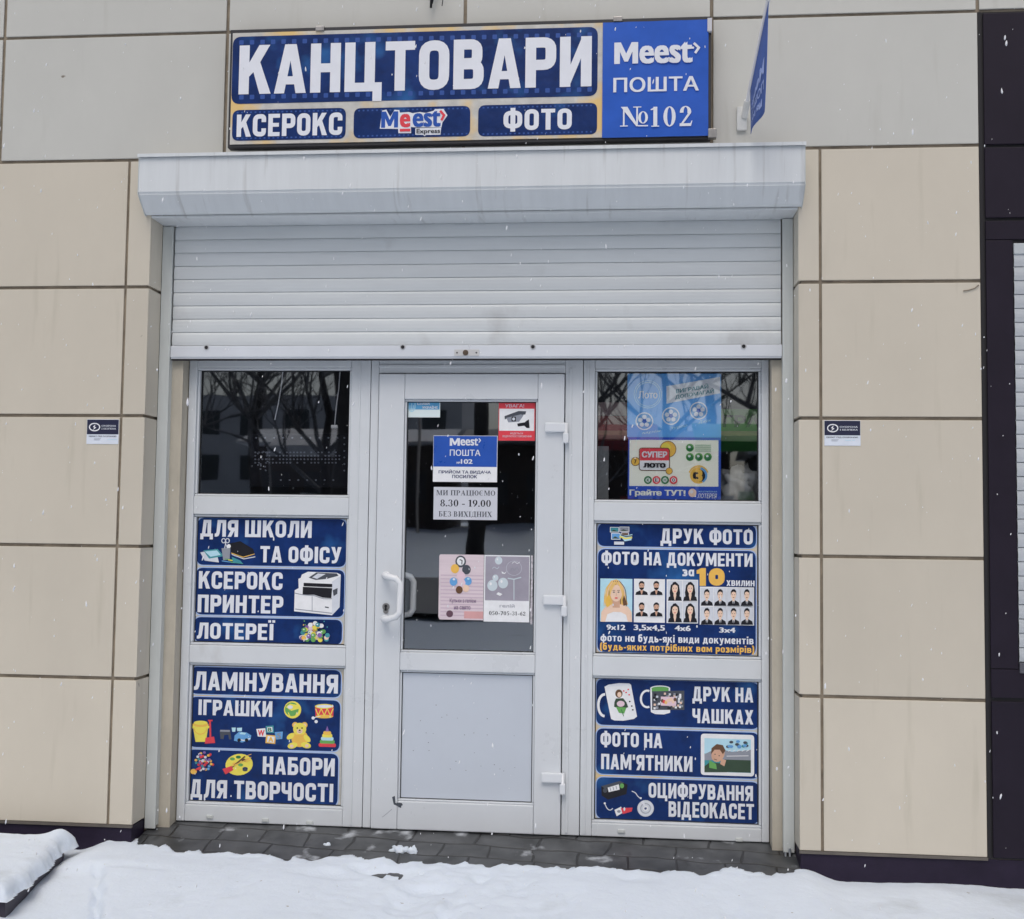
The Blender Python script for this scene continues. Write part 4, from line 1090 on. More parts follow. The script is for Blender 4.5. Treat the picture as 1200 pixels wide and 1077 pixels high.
a.poly([(110, 706), (125, 655), (165, 640), (215, 642), (250, 660), (262, 706)], paper)
a.rect(160, 550, 208, 612, pskin2); a.oval(183, 515, 40, 56, pskin, 22)
a.poly([(141, 540), (136, 480), (160, 440), (190, 438), (168, 470), (150, 505)], pblond); a.poly([(225, 545), (232, 490), (215, 450), (186, 438), (205, 470), (218, 505)], pblond)
a.poly([(120, 610), (112, 560), (132, 520), (145, 560), (140, 600)], pgold); a.poly([(232, 600), (226, 560), (236, 530), (258, 590)], pbrown)
for x in (168, 199): a.oval(x, 508, 7, 4, pdgrey, 10); a.line([(x-9, 497), (x+9, 496)], 3, pbrown)
a.line([(183, 512), (186, 530), (180, 532)], 2.5, pskin2); a.oval(184, 547, 11, 4.5, pred, 10)
a.done('portrait_picture', t)
a = Art(yl, CR); a.rect(302, 420, 510, 712, paper)
for x in (310, 408):
    for y in (427, 570): face(a, x, y, x+88, y+100, paper, pblack, pskin2, pblack, beard=True)
a.done('passport_photos', t)
a = Art(yl, CR); a.rect(521, 424, 732, 717, paper)
for x in (528, 630):
    for y in (430, 574): face(a, x, y, x+97, y+136, plgrey, pblack, pskin, pblack, long_=True)
a.done('passport_photos', t)
a = Art(yl, CR); a.rect(743, 474, 1107, 729, paper)
for i in range(4):
    for y in (480, 606): face(a, 748+i*89, y, 748+i*89+85, y+119, plgrey, pblack, pskin, pblack, tie=True)
a.done('passport_photos', t)
a = Art(yl, CR)
for x, y, w_, h_, c in ((142, 72, 60, 36, pteal), (205, 70, 66, 34, pgrey), (150, 112, 62, 44, psky), (218, 108, 50, 36, pbrown), (170, 170, 66, 20, plgrey)):
    a.rect(x, y, x+w_, y+h_, paper); a.rect(x+4, y+4, x+w_-4, y+h_-4, c); a.poly([(x+6, y+h_-6), (x+w_*.4, y+h_*.5), (x+w_-6, y+h_-6)], pforest if c != plgrey else paper)
a.poly([(205, 120), (250, 128), (292, 120), (285, 160), (240, 168), (225, 150)], plsky); a.line([(205, 135), (245, 150), (290, 142)], 10, pyel); a.line([(215, 125), (250, 136), (292, 130)], 8, pdgrey)
a.done('photo_collage', t)

# right lower: mugs, memorial photographs, video tapes
CR = (690, 785, 5.6667)
t, yl = panel_sign('service_sign', 'navy panel with pictures of two mugs, at the bottom of the right window', 'r2', RA0, RA1, CR,
                   [(50, 72, 1130, 379), (50, 403, 1130, 707), (50, 729, 1130, 1005)])
for s, b in (('ДРУК НА', (688, 115, 1092, 212)), ('ЧАШКАХ', (688, 262, 1092, 358)), ('ФОТО НА', (78, 417, 488, 514)), ("ПАМ'ЯТНИКИ", (82, 566, 688, 668)), ('ОЦИФРУВАННЯ', (397, 760, 1090, 860)), ('ВІДЕОКАСЕТ', (530, 882, 1097, 985))):
    a = Art(yl, CR); a.caps(s, *b, pw); a.done('lettering', t)
a = Art(yl, CR)
a.ring(105, 235, 42, 72, 17, paper, 22, 90, 275)
a.poly([(104, 112), (130, 98), (200, 88), (268, 90), (280, 98), (320, 310), (300, 326), (230, 338), (170, 336), (148, 326)], paper)
a.poly([(104, 112), (130, 98), (200, 88), (268, 90), (276, 98), (200, 108)], pw)
a.oval(200, 158, 24, 28, pbrown); a.oval(203, 164, 14, 17, pskin); a.poly([(170, 215), (180, 190), (228, 188), (250, 215), (262, 248), (215, 262), (168, 245)], pforest); a.oval(212, 225, 26, 20, ppink)
a.poly([(180, 245), (250, 250), (235, 290), (200, 285)], pgreen); a.line([(215, 262), (232, 308)], 5, pdgreen)
for x, y in ((232, 140), (248, 150), (262, 130), (268, 165), (272, 210), (285, 240), (292, 265)): a.oval(x, y, 6, 5, pred if y < 200 else pblack, 8)
a.done('mug_picture', t)
a = Art(yl, CR, .00005)
a.ring(388, 193, 42, 55, 14, paper, 22, 70, 290)
a.poly([(408, 118), (540, 118), (540, 285), (500, 296), (440, 294), (412, 280)], paper); a.oval(474, 122, 66, 18, paper); a.oval(474, 124, 58, 13, pgreen); a.poly([(418, 122), (530, 122), (530, 140), (418, 150)], pgreen)
a.poly([(420, 142), (634, 138), (634, 266), (420, 266)], pdgrey)
for i in range(60):
    a.rect(x := 424+rr_.random()*196, y := 143+rr_.random()*106, x+14, y+14, rr_.choice([paper, pgrey, plgrey, pblack, pskin]), up=True)
a.rect(478, 178, 580, 238, ppink)
for i in range(8): a.oval(488+i*12, 205+rr_.uniform(-14, 14), 10, 13, rr_.choice([pskin, pbrown, pred, pblond]), 8)
a.done('mug_picture', t)
a = Art(yl, CR)
a.rect(744, 428, 1098, 703, paper, 18); a.rect(768, 458, 1076, 680, pteal)
a.rect(768, 458, 1076, 560, plsky); a.poly([(768, 560), (850, 520), (950, 545), (1076, 530), (1076, 600), (768, 600)], pgrey); a.rect(900, 598, 1076, 680, pforest, up=True)
a.poly([(768, 680), (768, 640), (800, 615), (880, 620), (910, 650), (918, 680)], pforest); a.poly([(800, 600), (845, 625), (850, 660), (800, 650)], pgreen)
a.oval(858, 560, 42, 54, pskin2, rot=25); a.poly([(812, 560), (815, 520), (850, 492), (890, 500), (908, 535), (890, 560), (870, 530), (835, 530)], pbrown)
a.oval(838, 560, 5, 3, pblack, 8); a.oval(866, 570, 5, 3, pblack, 8); a.line([(832, 592), (850, 598)], 4, pbrown); a.poly([(880, 590), (912, 600), (900, 640), (872, 625)], pskin2)
for i in range(14): a.oval(980+rr_.uniform(-60, 70), 490+rr_.uniform(-24, 30), 14, 9, rr_.choice([psky, pdgrey, pteal]), 8)
a.line([(915, 572), (1060, 570)], 5, paper)
for i in range(5): a.line([(925+i*30, 540), (945+i*30, 530)], 5, paper)
a.done('memorial_picture', t)
a = Art(yl, CR)
a.poly([(82, 772), (205, 738), (258, 762), (250, 825), (128, 862), (85, 835)], pblack); a.poly([(82, 772), (205, 738), (235, 750), (110, 790)], pdgrey)
a.poly([(125, 782), (200, 760), (205, 795), (132, 812)], paper); a.oval(108, 800, 14, 16, pdgrey); a.oval(220, 770, 14, 16, pgreen)
for i in range(3): a.line([(140+i*20, 780-i*5), (146+i*20, 803-i*5)], 4, pgrey)
a.done('video_tape_picture', t)
a = Art(yl, CR)
a.oval(377, 920, 55, 55, plgrey, 28); a.ring(377, 920, 44, 44, 3, paper); a.ring(377, 920, 32, 32, 4, pgrey); a.oval(377, 920, 18, 18, paper); a.oval(377, 920, 8, 8, navy); a.poly([(377, 920), (345, 876), (368, 868)], pw)
a.done('disc_picture', t)
a = Art(yl, CR)
a.poly([(170, 930), (215, 908), (225, 950), (185, 972)], paper); a.poly([(212, 918), (290, 915), (285, 940), (225, 958)], pred); a.oval(200, 940, 12, 9, pgrey)
a.done('memory_stick_picture', t)
a = Art(yl, CR)
a.line(round_path([(285, 805), (310, 815), (325, 840), (345, 855)], 12), 6, plgrey); a.line(round_path([(105, 885), (120, 920), (140, 935), (160, 920)], 14), 6, plgrey); a.oval(345, 852, 7, 7, paper); a.oval(106, 886, 7, 7, paper)
a.done('cable_picture', t)

# ------------------------------------------------------------------ stickers on the door pane
YP = YD+.0340
DS = (465, 460, 6.7314)
def sheet(name, label, cat, crop, x0, y0, x1, y1, mt, Y=YP, th=.0006, pts=None, group=None):
    a = Art(Y, crop)
    X0, X1, Z0, Z1 = a.fr(x0, y0, x1, y1)
    t = empty(name, ((X0+X1)/2, Y, Z0)); tag(t, label, cat, group)
    boxo('sheet', (X0, X1, Y-th, Y-.0001, Z0, Z1), mt, t)
    return t, Y-th-.0001
t, yy = sheet('courier_sticker', 'blue and white courier sticker with number 102 in the middle of the door pane', 'sticker', DS, 287, 340, 793, 706, paper)
a = Art(yy, DS); a.rect(290, 343, 790, 586, M('print_cobalt', C(34, 74, 155, PK), .3, .05, 10)); a.done('blue_field', t)
yq = yy-.0003
a = Art(yq, DS); a.caps('М', 418, 360, 498, 420, pw); a.text('eest', 502, 360, 642, 419, pw, .03); a.line([(648, 362), (660, 376), (648, 395)], 8, pw); a.done('logo', t)
a = Art(yq, DS); a.text('ПОШТА', 418, 450, 660, 500, pw, .015); a.done('lettering', t)
a = Art(yq, DS); a.text('№', 472, 546, 500, 562, pw, .03); a.text('102', 505, 526, 598, 563, pw, .03); a.done('lettering', t)
pnavyt = ink('navy_text', 40, 48, 90)
a = Art(yq, DS); a.text('ПРИЙОМ ТА ВИДАЧА', 330, 609, 742, 644, pnavyt, .02); a.text('ПОСИЛОК', 437, 650, 633, 676, pnavyt, .02); a.done('lettering', t)
t, yy = sheet('opening_hours_notice', 'pale grey opening hours notice with black serif letters, below the courier sticker', 'notice', DS, 290, 747, 793, 1004, M('print_noticegrey', C(178, 180, 188, PK), .4, .04, 8))
a = Art(yy, DS); a.caps('МИ ПРАЦЮЄМО', 312, 772, 778, 812, pdgrey, GS, gap=.06); a.done('lettering', t)
a = Art(yy, DS); a.caps('8.30 - 19.00', 343, 846, 742, 900, pblack, GS, gap=.09, space=.28); a.done('lettering', t)
a = Art(yy, DS); a.caps('БЕЗ ВИХІДНИХ', 330, 938, 752, 980, pdgrey, GS, gap=.06); a.done('lettering', t)
t, yy = sheet('warning_sticker', 'red and white camera sticker in the top right corner of the door pane', 'sticker', DS, 803, 78, 1092, 380, pred)
a = Art(yy, DS); a.rect(808, 128, 1084, 302, paper); a.done('white_field', t)
a = Art(yy-.0003, DS)
a.poly([(850, 186), (960, 146), (1020, 148), (1015, 172), (880, 200), (852, 212)], pdgrey); a.poly([(864, 200), (980, 172), (1000, 180), (965, 230), (880, 236)], pgrey)
a.rect(905, 190, 940, 228, pblack, 6); a.oval(922, 209, 11, 12, plgrey); a.poly([(950, 245), (1010, 235), (1020, 225), (1042, 212), (1048, 280), (1025, 280), (1005, 262), (955, 268)], pblack)
a.done('camera_picture', t)
a = Art(yy-.0003, DS); a.text('УВАГА!', 855, 92, 1005, 118, ppink, .02); a.done('lettering', t)
a = Art(yy-.0003, DS); a.text('ВЕДЕТЬСЯ', 895, 316, 995, 332, ppink, .02); a.text('ВІДЕОСПОСТЕРЕЖЕННЯ', 835, 338, 1062, 356, ppink, .02); a.done('lettering', t)
t, yy = sheet('emblem_sticker', 'small pale blue sticker with a trident in the top left corner of the door pane', 'sticker', DS, 76, 64, 342, 196, M('print_palewhite', C(196, 208, 214, PK), .35))
a = Art(yy, DS); a.rect(82, 68, 336, 134, M('print_midblue', C(82, 148, 190, PK), .35, .12, 20)); a.done('blue_field', t)
a = Art(yy-.0003, DS); a.line(round_path([(92, 82), (92, 130), (118, 156), (144, 130), (144, 82)], 16), 7, plsky); a.line([(118, 84), (118, 150)], 6, plsky); a.line([(104, 100), (104, 128), (132, 128), (132, 100)], 5, plsky); a.done('emblem', t)
a = Art(yy-.0003, DS); a.text('СЛАВА', 160, 76, 262, 98, paper, .03); a.text('УКРАЇНІ', 200, 104, 322, 128, paper, .03); a.done('lettering', t)
# two paper flyers
FL = (505, 640, 8.8889)
a = Art(YP, FL)
X0, X1, Z0, Z1 = a.fr(82, 88, 548, 768)
t = empty('flyer', ((X0+X1)/2, YP, Z0)); tag(t, 'pinkish paper flyer with orange, blue and black balloons on the door pane', 'flyer', 'paper flyers on the door pane')
ppaper2 = M('print_pinkpaper', C(190, 176, 182, PK), .5, .10, 5, (.4, 1, 6))
a.up(); c_ = .006
a.raw([[(X0+c_, Z0), (X1, Z0), (X1, Z1), (X0+c_, Z1), (X0, Z1-c_), (X0, Z0+c_*2)]], ppaper2); a.done('sheet', t)
yf = YP-.0004
a = Art(yf, FL)
for i in range(12): a.rect(100, 300+i*38, 545, 312+i*38, M('print_pinkstripe', C(176, 158, 170, PK), .5), up=False)
a.rect(345, 680, 545, 755, M('print_rosewash', C(186, 140, 140, PK), .5, .1, 8)); a.oval(195, 705, 36, 36, M('print_maroon', C(86, 60, 72, PK), .5)); a.done('background_stripes', t)
a = Art(yf-.0004, FL)
for x, y, c, r_ in ((310, 160, pdgrey, 62), (310, 158, paper, 44), (250, 235, porange, 48), (370, 245, pdgrey, 50), (312, 310, ppink, 48), (235, 370, psky, 44), (385, 365, psky, 44), (320, 385, ppink, 44), (295, 455, pbrown, 40), (365, 440, pskin, 38)):
    a.oval(x, y, r_*.9, r_, c, 18)
a.line([(300, 140), (325, 150), (322, 190)], 9, pblack); a.oval(240, 345, 14, 12, pw, 10); a.oval(390, 340, 14, 12, plsky, 10)
a.done('balloons_picture', t)
a = Art(yf-.0004, FL); mv = M('print_mauvetext', C(120, 100, 125, PK), .5)
a.text('Кульки з гелієм', 195, 545, 470, 600, mv, .02); a.text('на свято', 240, 625, 412, 660, mv, .02); a.done('lettering', t)
a = Art(YP-.0006, FL)
X0, X1, Z0, Z1 = a.fr(552, 95, 1028, 790)
t = empty('flyer', ((X0+X1)/2, YP, Z0)); tag(t, 'grey and white paper flyer with pale balloons and a phone number', 'flyer', 'paper flyers on the door pane')
a.rect(552, 95, 1028, 790, paper); a.done('sheet', t)
a = Art(YP-.0010, FL); a.rect(566, 108, 1022, 568, M('print_greyphoto', C(140, 136, 148, PK), .5, .14, 6)); a.done('photo_field', t)
a = Art(YP-.0014, FL); pbal = M('print_palebal', C(176, 186, 192, PK), .5)
for x, y, r_ in ((705, 150, 42), (640, 410, 58), (752, 385, 56), (672, 330, 34)): a.oval(x, y, r_*.92, r_, pbal, 18); a.oval(x-r_*.3, y-r_*.3, r_*.22, r_*.28, paper, 10)
a.poly([(700, 480), (680, 500), (720, 520), (745, 500), (722, 488)], paper); a.poly([(735, 262), (765, 280), (790, 262), (770, 290), (740, 285)], paper)
a.ring(865, 230, 80, 75, 3, plgrey); a.line([(800, 335), (865, 345), (940, 325)], 12, pbal); a.line([(865, 345), (865, 560)], 9, pbal)
a.line(round_path([(640, 235), (660, 215), (690, 240), (710, 215)], 10), 5, pbal)
a.line(round_path([(820, 270), (850, 220), (870, 260), (895, 215), (920, 260)], 18), 5, pgrey); a.line(round_path([(845, 180), (870, 160), (900, 185), (925, 165)], 12), 6, paper)
a.done('balloons_picture', t)
a = Art(YP-.0010, FL); a.text('гелій', 715, 605, 872, 640, M('print_midtext', C(150, 152, 160, PK), .5), .02); a.done('lettering', t)
a = Art(YP-.0010, FL); a.caps('050-705-31-62', 605, 680, 985, 720, pblack, dict(GS, **{'5': (.5, [rc(.1, .88, .45, 1), rc(.08, .5, .16, .95), ell(.22, .3, .26, .31, .15, .05, 14, -150, 110)]), '7': (.5, [rc(.02, .86, .5, 1), [[(.34, .9), (.5, .9), (.26, 0), (.1, 0)]]]), '6': (.5, [ell(.25, .32, .25, .33, .15, .05), [[(.0, .38), (.14, .45), (.44, 1), (.36, 1), (.06, .62)]]])}), gap=.1); a.done('lettering', t)
x0, z0 = back(505+1035/8.8889, 640+815/8.8889, YP); x1, z1 = back(505+1064/8.8889, 640+98/8.8889, YP)
t = settle(boxo('tape_strip', (x0, x1, YP-.001, YP-.0003, z0, z1), M('print_strip', C(170, 166, 172, PK), .5, .6, 50), None)); tag(t, 'narrow speckled paper strip along the right edge of the grey flyer', 'strip')

# ------------------------------------------------------------------ lottery posters behind the right pane
PO = (690, 425, 5.7143)
YW = .2935
t, yy = sheet('lottery_poster', 'light blue poster with round emblems behind the right window pane', 'poster', PO, 258, 74, 886, 500, M('print_azure', C(84, 150, 214, PK), .4, .08, 4), Y=YW+.004)
a = Art(yy, PO)
for rr in (92, 80): a.ring(395, 212, rr, rr, 4, plsky)
a.text('Лото', 332, 190, 460, 240, paper, .02); a.done('emblem', t)
a = Art(yy, PO); a.poly([(520, 158), (880, 95), (880, 205), (520, 275)], paper); a.done('strip', t)
a = Art(yy-.0003, PO); a.text('ВИГРАВАЙ', 584, 172, 800, 205, pteal, .02, tilt=-34); a.text('ДОПОМАГАЙ', 578, 213, 838, 248, pteal, .02, tilt=-42); a.done('lettering', t)
for cx, cy, s, b in ((372, 392, 'мрія', (355, 462, 482, 484, -16)), (550, 357, 'турбо', (552, 430, 658, 452, -20)), (735, 322, 'Джек', (735, 388, 820, 412, -14))):
    a = Art(yy, PO); a.oval(cx, cy, 60, 60, paper); a.oval(cx, cy, 52, 52, psky); 
    for k_ in range(5): a.oval(cx+28*math.cos(k_*1.256-1.57), cy+28*math.sin(k_*1.256-1.57), 15, 15, pw, 10)
    a.oval(cx, cy, 14, 14, royal, 10); a.done('emblem', t)
    a = Art(yy, PO); a.text(s, b[0], b[1], b[2], b[3], plsky, .01, .2, tilt=b[4]); a.done('lettering', t)
t, yy = sheet('lottery_poster', 'dark blue and cream lottery poster below the light blue poster', 'poster', PO, 262, 500, 884, 938, M('print_deepblue', C(32, 70, 165, PK), .4, .06, 5), Y=YW)
a = Art(yy, PO); a.rect(272, 518, 868, 828, M('print_creamfield', C(214, 212, 198, PK), .4, .03, 5)); a.done('cream_field', t)
y3 = yy-.0003
a = Art(y3, PO); a.oval(530, 580, 54, 54, pgold); a.ring(530, 580, 54, 54, 4, pbrown); a.oval(518, 566, 30, 28, pyel)
a.rect(338, 572, 540, 722, paper, 16); a.poly([(342, 582), (356, 574), (524, 574), (537, 582), (537, 655), (342, 655)], pred); a.frame(338, 572, 540, 722, 6, pbrown, 16)
a.oval(312, 662, 28, 28, pgold); a.ring(312, 662, 28, 28, 4, pbrown); a.text('7', 304, 648, 320, 676, pblack, .04); a.oval(538, 726, 22, 22, pgold); a.ring(538, 726, 22, 22, 3, pbrown)
a.text('СУПЕР', 355, 594, 525, 636, pw, .05); a.text('лото', 365, 672, 515, 704, pblack, .06)
a.done('logo', t)
a = Art(y3, PO)
for i, (ch, c) in enumerate((('К', pdgreen), ('Е', pred), ('Н', pdgreen), ('О', pred))):
    x = 396+i*57; a.oval(x, 786, 27, 27, c); a.oval(x, 786, 16, 16, paper); a.text(ch, x-9, 775, x+9, 797, pblack if i % 2 else pdgreen, .05)
a.done('logo', t)
a = Art(y3, PO)
for x, y in ((677, 570), (677, 632), (737, 632), (797, 632)): a.oval(x, y, 27, 27, pgreen); a.oval(x, y+4, 21, 20, pdgreen); a.oval(x-4, y-6, 9, 8, paper)
for i in range(4): a.rect(712, 550+i*13, 818, 556+i*13, M('print_sage', C(150, 170, 150, PK), .4), up=(i == 0))
a.done('logo', t)
a = Art(y3, PO); a.oval(735, 755, 58, 56, pgold); a.ring(735, 755, 50, 48, 18, psky, 16, -75, 60); a.oval(738, 757, 42, 42, pblack); a.text('3', 704, 716, 762, 798, pgold, .06)
a.ring(735, 760, 66, 68, 9, pgold, 20, 200, 340)
a.done('logo', t)
a = Art(y3, PO); a.text('Грайте ТУТ!', 272, 850, 648, 900, M('print_paleyellow', C(228, 228, 196, PK), .4), .045); a.done('lettering', t)
a = Art(y3, PO); a.oval(694, 872, 27, 29, pskin); a.oval(688, 865, 12, 12, pw); a.text('ЛОТЕРЕЯ', 728, 876, 858, 908, pw, .02, .2); a.text('національна', 736, 856, 858, 870, plsky); a.done('logo', t)

# ------------------------------------------------------------------ guard company plates on the cladding
def guard(crop, x0, y0, x1, ym, y1, ox, label):
    a = Art(-.0005, crop); X0, X1, Z0, Z1 = a.fr(x0, y0, x1, y1)
    t = empty('security_plate', ((X0+X1)/2, 0, Z0)); tag(t, label, 'plate', 'security plates on the cladding')
    boxo('plate', (X0, X1, -.0022, -.0003, Z0, Z1), M('print_platewhite', C(192, 198, 208, PK), .4, .04, 20), t)
    a = Art(-.0024, crop); a.rect(x0+3, y0+4, x1-3, ym, M('print_ink', C(30, 32, 56, PK), .35)); a.done('dark_field', t)
    a = Art(-.0028, crop); a.ring(ox, (y0+ym)/2+3, 72, 52, 15, paper); a.poly([(ox+12, (y0+ym)/2-36), (ox-26, (y0+ym)/2+2), (ox-2, (y0+ym)/2+8), (ox-24, (y0+ym)/2+46), (ox+26, (y0+ym)/2+8), (ox+2, (y0+ym)/2-2)], paper); a.done('emblem', t)
    a = Art(-.0028, crop); a.text('ОХОРОНА', ox+98, (y0+ym)/2-26, x1-38, (y0+ym)/2-2, plgrey, .03); a.text('І БЕЗПЕКА', ox+98, (y0+ym)/2+14, x1-38, (y0+ym)/2+38, plgrey, .03); a.done('lettering', t)
    a = Art(-.0028, crop); a.text("ОБ'ЄКТ ПІД ОХОРОНОЮ", x0+28, ym+18, x1-34, ym+40, pdgrey, .02); a.line([(x0+100, ym+62), (x0+200, ym+62)], 5, pgrey); a.line([(x0+100, ym+78), (x0+185, ym+78)], 5, pgrey); a.line([(x0+290, ym+72), (x0+430, ym+72)], 5, plsky); a.done('lettering', t)
guard((90, 480, 12), 142, 138, 590, 348, 484, 250, 'small black and white security plate on the cream wall left of the doorway')
guard((955, 480, 12), 132, 154, 640, 362, 508, 250, 'small black and white security plate on the cream wall right of the doorway')

# ------------------------------------------------------------------ blue courier flag on the wall
fl = empty('wall_flag', (.55, 0, 3.1)); tag(fl, 'small blue flag on a slanting white pole, right of the long sign', 'flag')
P0 = Vector((.545, -.004, 3.137)); P1 = Vector((.602, -.43, 3.50))
bm = bmesh.new(); tube(bm, [P0, P1], .009, 10); link('pole', bm, M('pole_white', (.68, .69, .72), .35), fl)
bm = bmesh.new(); tube(bm, [P1, P1+(P1-P0).normalized()*.05], [.014, .010], 10); link('pole_cap', bm, M('cap_white', (.75, .75, .78), .3), fl)
bm = bmesh.new(); x, z = back(869, 139, 0)
box(bm, x-.022, x+.022, -.016, -.0002, z-.058, z+.05, bev=.004); tube(bm, [P0+(P1-P0)*.02, P0+(P1-P0)*.16], .015, 12); link('bracket', bm, M('bracket_white', (.64, .65, .64), .4, .1, 20), fl)
bm = bmesh.new(); nu, nv = 16, 14; vv = []
for i in range(nu+1):
    u = i/nu; p = P0.lerp(P1, .27+.70*u); row = []
    zb = 3.028-.012*u
    for j in range(nv+1):
        v = j/nv
        row.append(bm.verts.new((p.x-.004*v+.006*math.sin(u*7+v*2)*v-.016*v*u, p.y+.01*v*math.sin(u*5), p.z*(1-v)+zb*v)))
    vv.append(row)
for i in range(nu):
    for j in range(nv):
        f = bm.faces.new((vv[i][j], vv[i][j+1], vv[i+1][j+1], vv[i+1][j])); f.smooth = True
cloth = link('cloth', bm, M('flag_blue', C(64, 88, 146, PK), .7, .15, 8), fl)
cloth.modifiers.new('thickness', 'SOLIDIFY').thickness = .0012
# printing on the flag, both sides lie on the cloth: text along the pole direction
fw = M('flag_print', C(150, 165, 205, PK), .7)
def flagtext(s, u0, u1, v0, v1):
    vs, fs, a0, a1, b0, b1 = bfont(s, .03)
    bm = bmesh.new()
    V = []
    for a_, b__ in vs:
        u = 1-(u0+(a_-a0)/(a1-a0)*(u1-u0)); v = v1-(b__-b0)/(b1-b0)*(v1-v0)
        p = P0.lerp(P1, .27+.70*u); zb = 3.028-.012*u
        V.append(bm.verts.new((p.x-.004*v+.006*math.sin(u*7+v*2)*v-.016*v*u-.0022, p.y+.01*v*math.sin(u*5), p.z*(1-v)+zb*v)))
    for f_ in fs:
        try: bm.faces.new([V[k_] for k_ in f_])
        except ValueError: pass
    return link('lettering', bm, fw, fl)
flagtext('Meest', .12, .88, .45, .60); flagtext('ПОШТА', .12, .88, .66, .76); flagtext('№102', .2, .8, .82, .90)

# ------------------------------------------------------------------ small things on the wall
bm = bmesh.new()
for (xa, za), (xb, zb2) in (((503, -30), (505, 9)), ((510, -30), (506, 4)), ((519, -30), (518, 7))):
    p, q = back(xa, za, -.03), back(xb, zb2, -.03)
    tube(bm, [(p[0], -.03, p[1]), ((p[0]+q[0])/2+.008, -.034, (p[1]+q[1])/2), (q[0], -.03, q[1])], .0055 if xa < 515 else .002, 6)
tag(settle(link('cable', bm, m_black)), 'loose black cable ends hanging above the long sign', 'cable')
bm = bmesh.new(); pts = [back(*p, -.004) for p in ((1147, 334), (1142, 338), (1135, 340), (1129, 341))]
tube(bm, [(p[0], -.004, p[1]) for p in pts], .0022, 6)
tag(settle(link('wire', bm, m_joint)), 'short brown wire curling out of the joint at the right edge of the cream wall', 'wire')
bm = bmesh.new(); pts = [back(*p, .1) for p in ((181, 254), (180, 268), (176, 278), (173, 284))]
tube(bm, [(p[0], .1-.02*i, p[1]) for i, p in enumerate(pts)], .0022, 6)
tag(settle(link('wire', bm, m_joint)), 'thin dark wire hanging under the left end of the shutter box', 'wire')

# ------------------------------------------------------------------ inside, behind the right and left panes
zsh = back(780, 506, .50)[1]
sh = empty('shelf', (.35, .55, zsh)); tag(sh, 'wooden shelf board on grey legs inside the shop behind the right window pane', 'shelf')
boxo('shelf_board', (-.28, .95, .44, .80, zsh-.022, zsh), m_wood, sh, bev=.002)
for x in (-.24, .86): boxo('leg', (x, x+.05, .50, .78, -.1, zsh-.0225), M('leg_grey', (.35, .36, .38), .5), sh)
def inside_box(name, label, cat, px0, py0, px1, py1, Y, dp, mt, txt=None, tm=None):
    x0, z1 = back(px0, py0, Y); x1, _ = back(px1, py1, Y)
    z0 = zsh+.001
    bm = bmesh.new(); box(bm, x0, x1, Y, Y+dp, z0, z1, bev=.004)
    o = settle(link(name, bm, mt)); tag(o, label, cat)
    return o, x0, x1, z0, z1
o_, x0, x1, z0, z1 = inside_box('folder_box', 'dark red box standing on the shelf at the left side of the right window', 'box', 697, 487, 736, 505, .47, .26, M('red_card', (.36, .06, .055), .45, .1, 9))
bm = bmesh.new(); box(bm, x0+.004, x1-.006, .475, .70, z1+.0005, back(697, 471, .47)[1], bev=.004)
tag(settle(link('carton', bm, M('pink_card', (.5, .34, .34), .5, .1, 9))), 'pale pink carton lying on top of the dark red box behind the right window', 'carton')
o_, x0, x1, z0, z1 = inside_box('game_box', 'green box with black letters on the shelf at the right side of the right window', 'box', 842, 479, 897, 505, .47, .26, M('green_card', (.10, .36, .05), .45, .1, 9))
gb = o_
Zm = (z0+z1)/2
bmt = bmesh.new(); vs, fs, a0, a1, b0, b1 = bfont('ГРА', .04)
V = [bmt.verts.new((x0+.02+(p[0]-a0)/(a1-a0)*(x1-x0-.04), .4695, z0+.02+(p[1]-b0)/(b1-b0)*(z1-z0-.05))) for p in vs]
for f_ in fs: bmt.faces.new([V[k_] for k_ in f_])
lo = link('lettering', bmt, M('dark_letter', (.02, .08, .02), .5), gb); lo.matrix_parent_inverse = Matrix.Translation(-gb.location)
# crumpled plastic bag on the lower ledge
bm = bmesh.new(); bmesh.ops.create_icosphere(bm, subdivisions=4, radius=1)
xb, zb2 = back(866, 572, .5)
for v in bm.verts:
    d_ = v.co.copy(); k_ = 1+.22*math.sin(7*d_.x+3*d_.z)*math.sin(5*d_.y+4*d_.z)+.10*math.sin(19*d_.x+11*d_.y)+.07*math.sin(27*d_.z-17*d_.x)
    v.co = Vector((xb+d_.x*.115*k_, .54+d_.y*.09*k_, max(zb2+d_.z*.10*k_, zb2-.085)))
bag = settle(link('plastic_bag', bm, M('white_plastic', (.62, .66, .70), .25, .25, 7), smooth=True)); tag(bag, 'crumpled white plastic bag behind the right window pane, lower right corner', 'bag')
boxb = settle(boxo('carton', (xb-.16, xb+.14, .45, .78, -.098, zb2-.0855), M('card_brown', (.22, .17, .11), .7, .15, 6))); tag(boxb, 'brown carton under the white plastic bag inside the right window', 'carton')
x0, z1 = back(697, 523, .5); x1, _ = back(713, 560, .5)
o_ = settle(boxo('paper_stack', (x0-.06, x1, .49, .7, -.098, z1), M('grey_paper', (.42, .45, .48), .6, .1, 9))); tag(o_, 'pale grey box under the shelf at the lower left of the right window', 'box')
